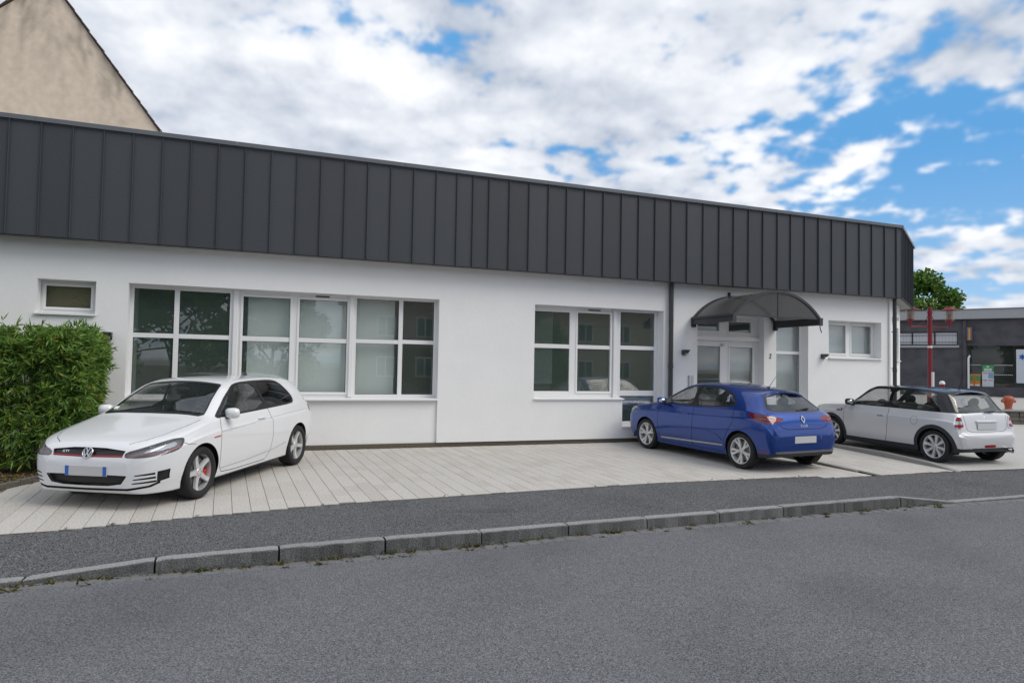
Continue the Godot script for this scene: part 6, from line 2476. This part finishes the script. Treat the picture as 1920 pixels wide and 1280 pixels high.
	var rw := take(c, "rear", rounded([Vector2(-0.02, 1.325), Vector2(0.42, 1.30), Vector2(0.475, 1.27), Vector2(0.645, 1.065), Vector2(0.63, 1.03), Vector2(0.5, 1.01), Vector2(-0.02, 1.0), Vector2(-0.3, 1.0), Vector2(-0.3, 1.325)], 1), AABB(Vector3(-0.01, 0.9, c.mid - 4.2), Vector3(2, 1, 0.85)))
	var rwi := carve(c, rw, "rear", rounded([Vector2(-0.02, 1.295), Vector2(0.40, 1.275), Vector2(0.44, 1.25), Vector2(0.60, 1.06), Vector2(0.585, 1.04), Vector2(0.5, 1.03), Vector2(-0.02, 1.022), Vector2(-0.3, 1.02), Vector2(-0.3, 1.295)], 1))
	var tl := take(c, "tail", rounded([Vector2(0.38, 0.896), Vector2(0.50, 0.933), Vector2(0.72, 0.963), Vector2(0.92, 0.973), Vector2(0.965, 0.958), Vector2(0.93, 0.913), Vector2(0.84, 0.853), Vector2(0.72, 0.828), Vector2(0.55, 0.828), Vector2(0.44, 0.853)], 1))
	var hl := take(c, "nose", rounded([Vector2(0.45, 0.70), Vector2(0.48, 0.75), Vector2(0.75, 0.82), Vector2(0.93, 0.85), Vector2(0.95, 0.82), Vector2(0.80, 0.73), Vector2(0.6, 0.69)], 1))
	var ft := take(c, "rear", PackedVector2Array([Vector2(-0.02, 0.20), Vector2(0.90, 0.20), Vector2(0.90, 0.30), Vector2(0.72, 0.325), Vector2(-0.02, 0.325)]), AABB(Vector3(-0.01, 0, c.mid - 4.2), Vector3(2, 1, 0.45)), -2.0)
	var skid := take(c, "rear", rounded([Vector2(-0.3, 0.326), Vector2(0.66, 0.326), Vector2(0.71, 0.345), Vector2(0.70, 0.368), Vector2(-0.3, 0.362)], 1), AABB(Vector3(-0.01, 0, c.mid - 4.2), Vector3(2, 1, 0.4)), -2.0)
	var rec := take(c, "rear", rounded([Vector2(-0.4, 0.475), Vector2(0.32, 0.475), Vector2(0.40, 0.56), Vector2(0.37, 0.63), Vector2(-0.4, 0.635)], 1), AABB(Vector3(-0.01, 0, c.mid - 4.2), Vector3(2, 1, 0.4)))
	var refl := take(c, "tail", PackedVector2Array([Vector2(0.66, 0.335), Vector2(0.80, 0.345), Vector2(0.80, 0.362), Vector2(0.66, 0.355)]))
	var gaps := Tris.new()
	gaps.join(gap(c, "side", [Vector2(1.27, 0.96), Vector2(1.23, 0.80), Vector2(1.22, 0.50), Vector2(1.26, 0.28), Vector2(1.35, 0.235), Vector2(3.0, 0.245), Vector2(3.06, 0.33), Vector2(3.04, 0.46), Vector2(3.15, 0.66), Vector2(3.26, 0.80), Vector2(3.22, 1.0)]))
	gaps.join(gap(c, "side", [Vector2(2.21, 1.0), Vector2(2.22, 0.75), Vector2(2.20, 0.45), Vector2(2.20, 0.24)]))
	gaps.join(gap(c, "rear", [Vector2(-0.01, 0.725), Vector2(0.40, 0.728), Vector2(0.53, 0.76), Vector2(0.575, 0.81)], 0.008, AABB(Vector3(-0.01, 0.5, c.mid - 4.2), Vector3(2, 1, 0.5))))
	gaps.join(gap(c, "top", [Vector2(0.48, 0.13), Vector2(0.62, 0.26), Vector2(0.69, 0.5), Vector2(0.735, 1.02)], 0.007))
	var crease := gap(c, "side", [Vector2(1.35, 0.545), Vector2(1.9, 0.60), Vector2(2.5, 0.60), Vector2(2.85, 0.54), Vector2(3.0, 0.44)], 0.012)
	var crease2 := gap(c, "side", [Vector2(0.9, 0.845), Vector2(1.6, 0.87), Vector2(2.4, 0.895), Vector2(3.0, 0.915)], 0.010)
	var strip := take(c, "side", PackedVector2Array([Vector2(1.30, 0.285), Vector2(2.19, 0.315), Vector2(3.00, 0.345), Vector2(3.01, 0.372), Vector2(2.19, 0.345), Vector2(1.30, 0.318)]))
	lining(c, 1.0)
	skin2("body", c.body, m, c.root)
	pair("body_crease", crease, m, c.root, -0.007)
	pair("body_crease", crease2, m, c.root, -0.005)
	pair("panel_gap", gaps, M.gap, c.root, -0.004)
	pair("door_moulding", strip, M.beige, c.root, 0.008)
	pair("window_trim", qw[1], M.trim, c.root, -0.001)
	pair("front_side_window", fr[0], M.car_glass, c.root, -0.004)
	pair("rear_side_window", rr[0], M.car_glass, c.root, -0.004)
	pair("quarter_window", qw[0], M.car_glass, c.root, -0.004)
	skin2("windscreen", ws, M.car_glass, c.root, -0.002)
	skin2("rear_window_surround", rwi[1], M.trim, c.root, -0.001)
	skin2("rear_window", rwi[0], M.car_glass, c.root, -0.003)
	for mir in [false, true]:
		var h := Node3D.new()
		h.name = "tail_light"
		c.root.add_child(h, true)
		skin("housing", tl, M.red_dark, h, -0.02, mir)
		var inner := carve(c, tl, "tail", rounded([Vector2(0.48, 0.883), Vector2(0.56, 0.916), Vector2(0.74, 0.943), Vector2(0.87, 0.948), Vector2(0.80, 0.878), Vector2(0.70, 0.853), Vector2(0.56, 0.853)], 1))
		skin("light_band", inner[1], M.red_lens, h, -0.004, mir)
		var bar2 := carve(c, inner[0], "tail", stroke([Vector2(0.52, 0.878), Vector2(0.66, 0.894), Vector2(0.80, 0.900)], 0.014))
		skin("light_bar", bar2[0], M.red_bright, h, -0.006, mir)
		skin("lens", tl, M.lens_red, h, 0.001, mir)
		skin("headlight", hl, M.lamp_in, c.root, -0.01, mir)
		skin("headlight_lens", hl, M.lens, c.root, 0.0, mir)
		skin("reflector", refl, M.red_lens, c.root, 0.002, mir)
	skin2("plate_recess", rec, m, c.root, -0.004)
	skin2("rear_valance", ft, M.plastic, c.root, 0.0)
	skin2("skid_plate", skid, M.grey_trim, c.root, 0.006)
	# plate recess and plate, badge, lettering, wiper, aerial
	plate(c, 0.0, 0.548, 4.050, -1.0, 0.0, false)
	var st := MB.new()
	st.prism(Transform3D(Basis(Vector3.UP, PI) * Basis(Vector3.RIGHT, -0.35), uvx(c, 0, 0.885, 3.975)), PackedVector2Array([Vector2(-0.052, 0), Vector2(0, -0.075), Vector2(0.052, 0), Vector2(0.03, 0), Vector2(0, -0.045), Vector2(-0.03, 0), Vector2(0, 0.045), Vector2(0.03, 0), Vector2(0.052, 0.0), Vector2(0, 0.075)]), 0.012)
	put("diamond_badge", st, M.chrome, c.root)
	emblem_text(c, "C L I O", uvx(c, 0, 0.782, 4.012), 0.055, -1.0, -0.35, M.chrome)
	st = MB.new()
	st.tube([uvx(c, 0.02, 1.025, 3.86), uvx(c, -0.16, 1.05, 3.845), uvx(c, -0.28, 1.06, 3.835)], 0.013, 6)
	st.ball(Transform3D(Basis(), uvx(c, -0.22, 1.056, 3.845)), Vector3(0.10, 0.02, 0.012), 10, 6)
	put("rear_wiper", st, M.trim, c.root)
	st = MB.new()
	st.tube([uvx(c, 0, 1.38, 3.22), uvx(c, 0, 1.40, 3.235), uvx(c, 0, 1.60, 3.39)], 0.008, 6, 0.003)
	st.ball(Transform3D(Basis(), uvx(c, 0, 1.388, 3.22)), Vector3(0.025, 0.02, 0.04), 10, 6)
	put("aerial", st, M.trim, c.root)
	spoiler(c, 3.36, 3.62, 1.352, 1.318, 0.49, m)
	side_mirror(c, 0.86, 0.985, 1.42, m)
	for s in [-1.0, 1.0]:
		st = MB.new()
		st.ocbox(Transform3D(Basis(), uvx(c, s * 0.884, 0.835, 2.02)), Vector3(0.014, 0.014, 0.095), 0.010)
		put("door_handle", st, m, c.root)
	cabin(c, 1.05, 3.62, 0.97, 0.72, 1.32, M.seat_grey)
	for u in [uf, ur]:
		for l in [true, false]:
			add_wheel(c, 0.775, u, r, 0.20, 0.226, "cover", M.cover, l)

func silver_hatchback() -> void:
	var uf := 0.68
	var ur := 3.147
	var r := 0.308
	var at := Vector3(13.10, 0, 2.65)
	var th := 3.135
	at.y = (park_y(12.8, 4.1) + park_y(12.8, 1.7)) * 0.5
	var c := new_car("silver_hatchback", "small silver hatchback with a black roof and black wheel arches", at, th, atan2(park_y(12.8, 4.1) - park_y(12.8, 1.7), 2.4), (uf + ur) * 0.5, 3.67)
	var m: Material = M.paint_silver
	var rows := [
		[0.00, 0.32, 0.42, 0.48, 0.46, 0.48, 0.60, 0.45, 0.63, 0.645],
		[0.03, 0.24, 0.54, 0.60, 0.48, 0.59, 0.70, 0.53, 0.735, 0.755],
		[0.08, 0.20, 0.62, 0.68, 0.50, 0.655, 0.77, 0.58, 0.805, 0.83],
		[0.18, 0.18, 0.69, 0.755, 0.53, 0.71, 0.83, 0.615, 0.86, 0.885],
		[0.40, 0.17, 0.75, 0.81, 0.56, 0.75, 0.882, 0.645, 0.91, 0.935],
		[0.68, 0.17, 0.78, 0.835, 0.58, 0.768, 0.908, 0.665, 0.935, 0.96],
		[0.93, 0.17, 0.79, 0.842, 0.60, 0.778, 0.922, 0.68, 0.952, 0.98],
		[1.05, 0.17, 0.79, 0.842, 0.60, 0.78, 0.927, 0.685, 0.972, 1.03],
		[1.28, 0.17, 0.79, 0.842, 0.60, 0.782, 0.932, 0.65, 1.13, 1.185],
		[1.53, 0.17, 0.79, 0.842, 0.60, 0.784, 0.937, 0.605, 1.318, 1.356],
		[1.70, 0.17, 0.79, 0.842, 0.60, 0.785, 0.940, 0.595, 1.370, 1.398],
		[2.20, 0.17, 0.79, 0.842, 0.60, 0.785, 0.943, 0.583, 1.374, 1.407],
		[2.75, 0.18, 0.79, 0.842, 0.60, 0.785, 0.945, 0.585, 1.368, 1.400],
		[3.06, 0.19, 0.785, 0.842, 0.61, 0.783, 0.945, 0.578, 1.352, 1.386],
		[3.18, 0.20, 0.78, 0.84, 0.61, 0.778, 0.945, 0.555, 1.330, 1.370],
		[3.26, 0.205, 0.775, 0.836, 0.61, 0.772, 0.943, 0.55, 1.27, 1.31],
		[3.37, 0.215, 0.765, 0.825, 0.61, 0.758, 0.938, 0.57, 1.12, 1.155],
		[3.48, 0.23, 0.745, 0.805, 0.60, 0.735, 0.928, 0.61, 0.985, 1.01],
		[3.54, 0.24, 0.725, 0.788, 0.58, 0.720, 0.905, 0.635, 0.935, 0.955],
		[3.575, 0.245, 0.715, 0.775, 0.55, 0.705, 0.80, 0.62, 0.825, 0.84],
		[3.595, 0.25, 0.705, 0.77, 0.52, 0.70, 0.67, 0.61, 0.69, 0.70],
		[3.61, 0.255, 0.70, 0.765, 0.49, 0.70, 0.600, 0.60, 0.612, 0.618],
		[3.645, 0.28, 0.665, 0.735, 0.47, 0.685, 0.585, 0.585, 0.598, 0.604],
		[3.67, 0.34, 0.57, 0.64, 0.45, 0.60, 0.555, 0.52, 0.568, 0.572]]
	c.body = loft(rows, 6, c.mid)
	# wide dark arch trims, sills and bumper foot first, then the openings
	var dark := Tris.new()
	var side_box := AABB(Vector3(0.5, -1, -4), Vector3(3, 4, 8))
	for u in [uf, ur]:
		dark.join(take(c, "side", disc(Vector2(u, r), 0.415, 48), side_box))
	dark.join(take(c, "side", PackedVector2Array([Vector2(0.9, 0.10), Vector2(2.95, 0.10), Vector2(2.95, 0.285), Vector2(0.9, 0.265)]), side_box, -2.0))
	dark.join(take(c, "rear", PackedVector2Array([Vector2(-0.02, 0.15), Vector2(0.95, 0.15), Vector2(0.95, 0.33), Vector2(0.70, 0.315), Vector2(0.45, 0.325), Vector2(-0.02, 0.325)]), AABB(Vector3(-0.01, 0, c.mid - 3.8), Vector3(2, 1, 0.6)), -2.0))
	var keep := c.body
	c.body = dark
	arches(c, [uf, ur], r, 0.345, 0.56)
	dark = c.body
	c.body = keep
	for u in [uf, ur]:
		take(c, "side", disc(Vector2(u, r), 0.345), AABB(Vector3(0.5, -1, -4), Vector3(3, 4, 8)), -2.0)
	# black greenhouse
	var box_up := AABB(Vector3(-0.01, 0.9, c.mid - 3.62), Vector3(2, 1, 2.9))
	var green := take(c, "side", PackedVector2Array([Vector2(0.98, 0.953), Vector2(2.2, 0.962), Vector2(3.40, 0.965), Vector2(3.52, 0.965), Vector2(3.40, 1.6), Vector2(0.9, 1.6), Vector2(0.9, 1.05)]), box_up, -2.0)
	var fr := carve(c, green, "side", rounded([Vector2(1.14, 0.975), Vector2(1.30, 1.075), Vector2(1.52, 1.245), Vector2(1.64, 1.318), Vector2(1.74, 1.342), Vector2(2.08, 1.345), Vector2(2.10, 0.985)], 1))
	var rr := carve(c, fr[1], "side", rounded([Vector2(2.17, 0.985), Vector2(2.15, 1.345), Vector2(2.6, 1.342), Vector2(3.0, 1.328), Vector2(3.06, 1.30), Vector2(3.18, 0.995)], 1))
	var ws := carve(c, rr[1], "front", rounded([Vector2(-0.02, 1.01), Vector2(0.45, 1.005), Vector2(0.65, 0.995), Vector2(0.63, 1.07), Vector2(0.57, 1.27), Vector2(0.55, 1.315), Vector2(0.50, 1.33), Vector2(-0.02, 1.35), Vector2(-0.3, 1.35), Vector2(-0.3, 1.01)], 1), AABB(Vector3(-0.01, 0.9, c.mid - 1.8), Vector3(2, 1, 1.0)))
	var shell: Tris = ws[1]
	var rw1 := carve(c, shell, "rear", rounded([Vector2(-0.3, 0.985), Vector2(0.56, 0.99), Vector2(0.572, 1.01), Vector2(0.50, 1.265), Vector2(0.475, 1.29), Vector2(-0.3, 1.31)], 1), AABB(Vector3(-0.01, 0.9, c.mid - 3.7), Vector3(2, 1, 0.55)))
	shell = rw1[1]
	var rw2 := take(c, "rear", rounded([Vector2(-0.3, 0.985), Vector2(0.56, 0.99), Vector2(0.572, 1.01), Vector2(0.50, 1.265), Vector2(0.475, 1.29), Vector2(-0.3, 1.31)], 1), AABB(Vector3(-0.01, 0.9, c.mid - 3.7), Vector3(2, 1, 0.55)))
	rw1[0].join(rw2)
	# lamps
	var tlr := take(c, "tail", rounded([Vector2(0.505, 0.69), Vector2(0.50, 0.74), Vector2(0.55, 0.895), Vector2(0.60, 0.93), Vector2(0.665, 0.905), Vector2(0.70, 0.75), Vector2(0.69, 0.70), Vector2(0.6, 0.68)], 1))
	var tli := carve(c, tlr, "tail", rounded([Vector2(0.525, 0.71), Vector2(0.52, 0.75), Vector2(0.565, 0.885), Vector2(0.605, 0.91), Vector2(0.645, 0.885), Vector2(0.675, 0.75), Vector2(0.67, 0.715), Vector2(0.6, 0.70)], 1))
	var fog := take(c, "rear", rounded([Vector2(-0.14, 0.335), Vector2(0.14, 0.335), Vector2(0.16, 0.36), Vector2(0.14, 0.385), Vector2(-0.14, 0.385)], 1), AABB(Vector3(-0.01, 0, c.mid - 3.8), Vector3(2, 1, 0.4)))
	var gaps := Tris.new()
	gaps.join(gap(c, "side", [Vector2(1.05, 0.93), Vector2(1.02, 0.80), Vector2(1.03, 0.50), Vector2(1.08, 0.29)]))
	gaps.join(gap(c, "side", [Vector2(2.13, 0.95), Vector2(2.14, 0.70), Vector2(2.12, 0.45), Vector2(2.08, 0.28)]))
	gaps.join(gap(c, "rear", [Vector2(-0.01, 0.625), Vector2(0.44, 0.63), Vector2(0.52, 0.66), Vector2(0.55, 0.70), Vector2(0.585, 0.94)], 0.008, AABB(Vector3(-0.01, 0.5, c.mid - 3.8), Vector3(2, 1, 0.5))))
	for k in 24:
		var a0 := TAU * k / 24.0
		var a1 := TAU * (k + 1) / 24.0
		var cc := Vector2(2.74, 0.765)
		gaps.join(gap(c, "side", [cc + Vector2(cos(a0), sin(a0)) * 0.078, cc + Vector2(cos(a1), sin(a1)) * 0.078], 0.005))
	var scut := take(c, "side", PackedVector2Array([Vector2(0.80, 0.79), Vector2(0.98, 0.785), Vector2(0.98, 0.835), Vector2(0.93, 0.84)]))
	keep = c.body
	c.body = shell
	lining(c, 0.98)
	c.body = keep
	skin2("body", c.body, m, c.root)
	skin2("black_roof", shell, M.gloss_black, c.root)
	skin2("arch_and_sill_trim", dark, M.plastic, c.root, 0.006)
	pair("panel_gap", gaps, M.gap, c.root, -0.004)
	pair("front_side_window", fr[0], M.car_glass, c.root, -0.003)
	pair("rear_side_window", rr[0], M.car_glass, c.root, -0.003)
	skin2("windscreen", ws[0], M.car_glass, c.root, -0.002)
	skin2("rear_window", rw1[0], M.car_glass, c.root, -0.002)
	skin2("fog_light", fog, M.red_lens, c.root, 0.002)
	pair("side_scuttle", scut, M.trim, c.root, 0.004)
	for mir in [false, true]:
		var h := Node3D.new()
		h.name = "tail_light"
		c.root.add_child(h, true)
		skin("chrome_ring", tli[1], M.chrome, h, 0.006, mir)
		var a := carve(c, tli[0], "tail", PackedVector2Array([Vector2(0.4, 0.775), Vector2(0.8, 0.755), Vector2(0.8, 0.815), Vector2(0.4, 0.84)]))
		skin("clear_lens", a[0], M.lamp_in, h, 0.004, mir)
		skin("red_lens", a[1], M.red_lens, h, 0.004, mir)
	var st := MB.new()
	for s in [-1.0, 1.0]:
		st = MB.new()
		st.ocbox(Transform3D(Basis(), uvx(c, s * 0.838, 0.775, 1.97)), Vector3(0.014, 0.012, 0.085), 0.010)
		st.ball(Transform3D(Basis(), uvx(c, s * 0.834, 0.775, 1.99)), Vector3(0.010, 0.03, 0.05), 12, 6)
		put("door_handle", st, M.chrome, c.root)
		st = MB.new()
		st.ball(Transform3D(Basis(), uvx(c, s * 0.842, 0.812, 0.94)), Vector3(0.008, 0.018, 0.03), 10, 6)
		put("indicator", st, M.chrome, c.root)
	# tailgate grip, plate, badge, wiper, aerial, exhaust
	st = MB.new()
	st.ocbox(Transform3D(Basis(Vector3.RIGHT, 0.1), uvx(c, 0, 0.815, 3.585)), Vector3(0.29, 0.022, 0.022), 0.012)
	put("tailgate_grip", st, m, c.root)
	plate(c, 0.0, 0.725, 3.604, -1.0, -0.12, false)
	st = MB.new()
	st.ball(Transform3D(Basis(), uvx(c, 0, 0.885, 3.558)), Vector3(0.045, 0.012, 0.012), 12, 6)
	put("badge", st, M.chrome, c.root)
	st = MB.new()
	st.tube([uvx(c, 0.0, 0.985, 3.55), uvx(c, -0.12, 1.005, 3.545), uvx(c, -0.26, 1.012, 3.535)], 0.012, 6)
	st.ball(Transform3D(Basis(), uvx(c, -0.16, 1.0, 3.55)), Vector3(0.14, 0.018, 0.014), 10, 6)
	put("rear_wiper", st, M.trim, c.root)
	st = MB.new()
	st.tube([uvx(c, 0, 1.375, 3.03), uvx(c, 0, 1.40, 3.04), uvx(c, 0, 1.74, 3.12)], 0.008, 6, 0.003)
	st.ball(Transform3D(Basis(), uvx(c, 0, 1.375, 3.03)), Vector3(0.03, 0.018, 0.045), 10, 6)
	put("aerial", st, M.trim, c.root)
	st = MB.new()
	st.lathe(Transform3D(Basis(Vector3.RIGHT, PI / 2), uvx(c, -0.50, 0.272, 3.655)), [Vector2(0.036, 0.0), Vector2(0.040, 0.004), Vector2(0.040, -0.10)], 18)
	put("exhaust_tip", st, M.chrome, c.root)
	spoiler(c, 3.04, 3.28, 1.376, 1.345, 0.53, M.gloss_black)
	side_mirror(c, 0.80, 0.965, 1.24, M.gloss_black)
	cabin(c, 0.95, 3.35, 0.94, 0.67, 1.16, M.seat)
	for u in [uf, ur]:
		for l in [true, false]:
			add_wheel(c, 0.72, u, r, 0.195, 0.224, "eight", M.alloy, l)
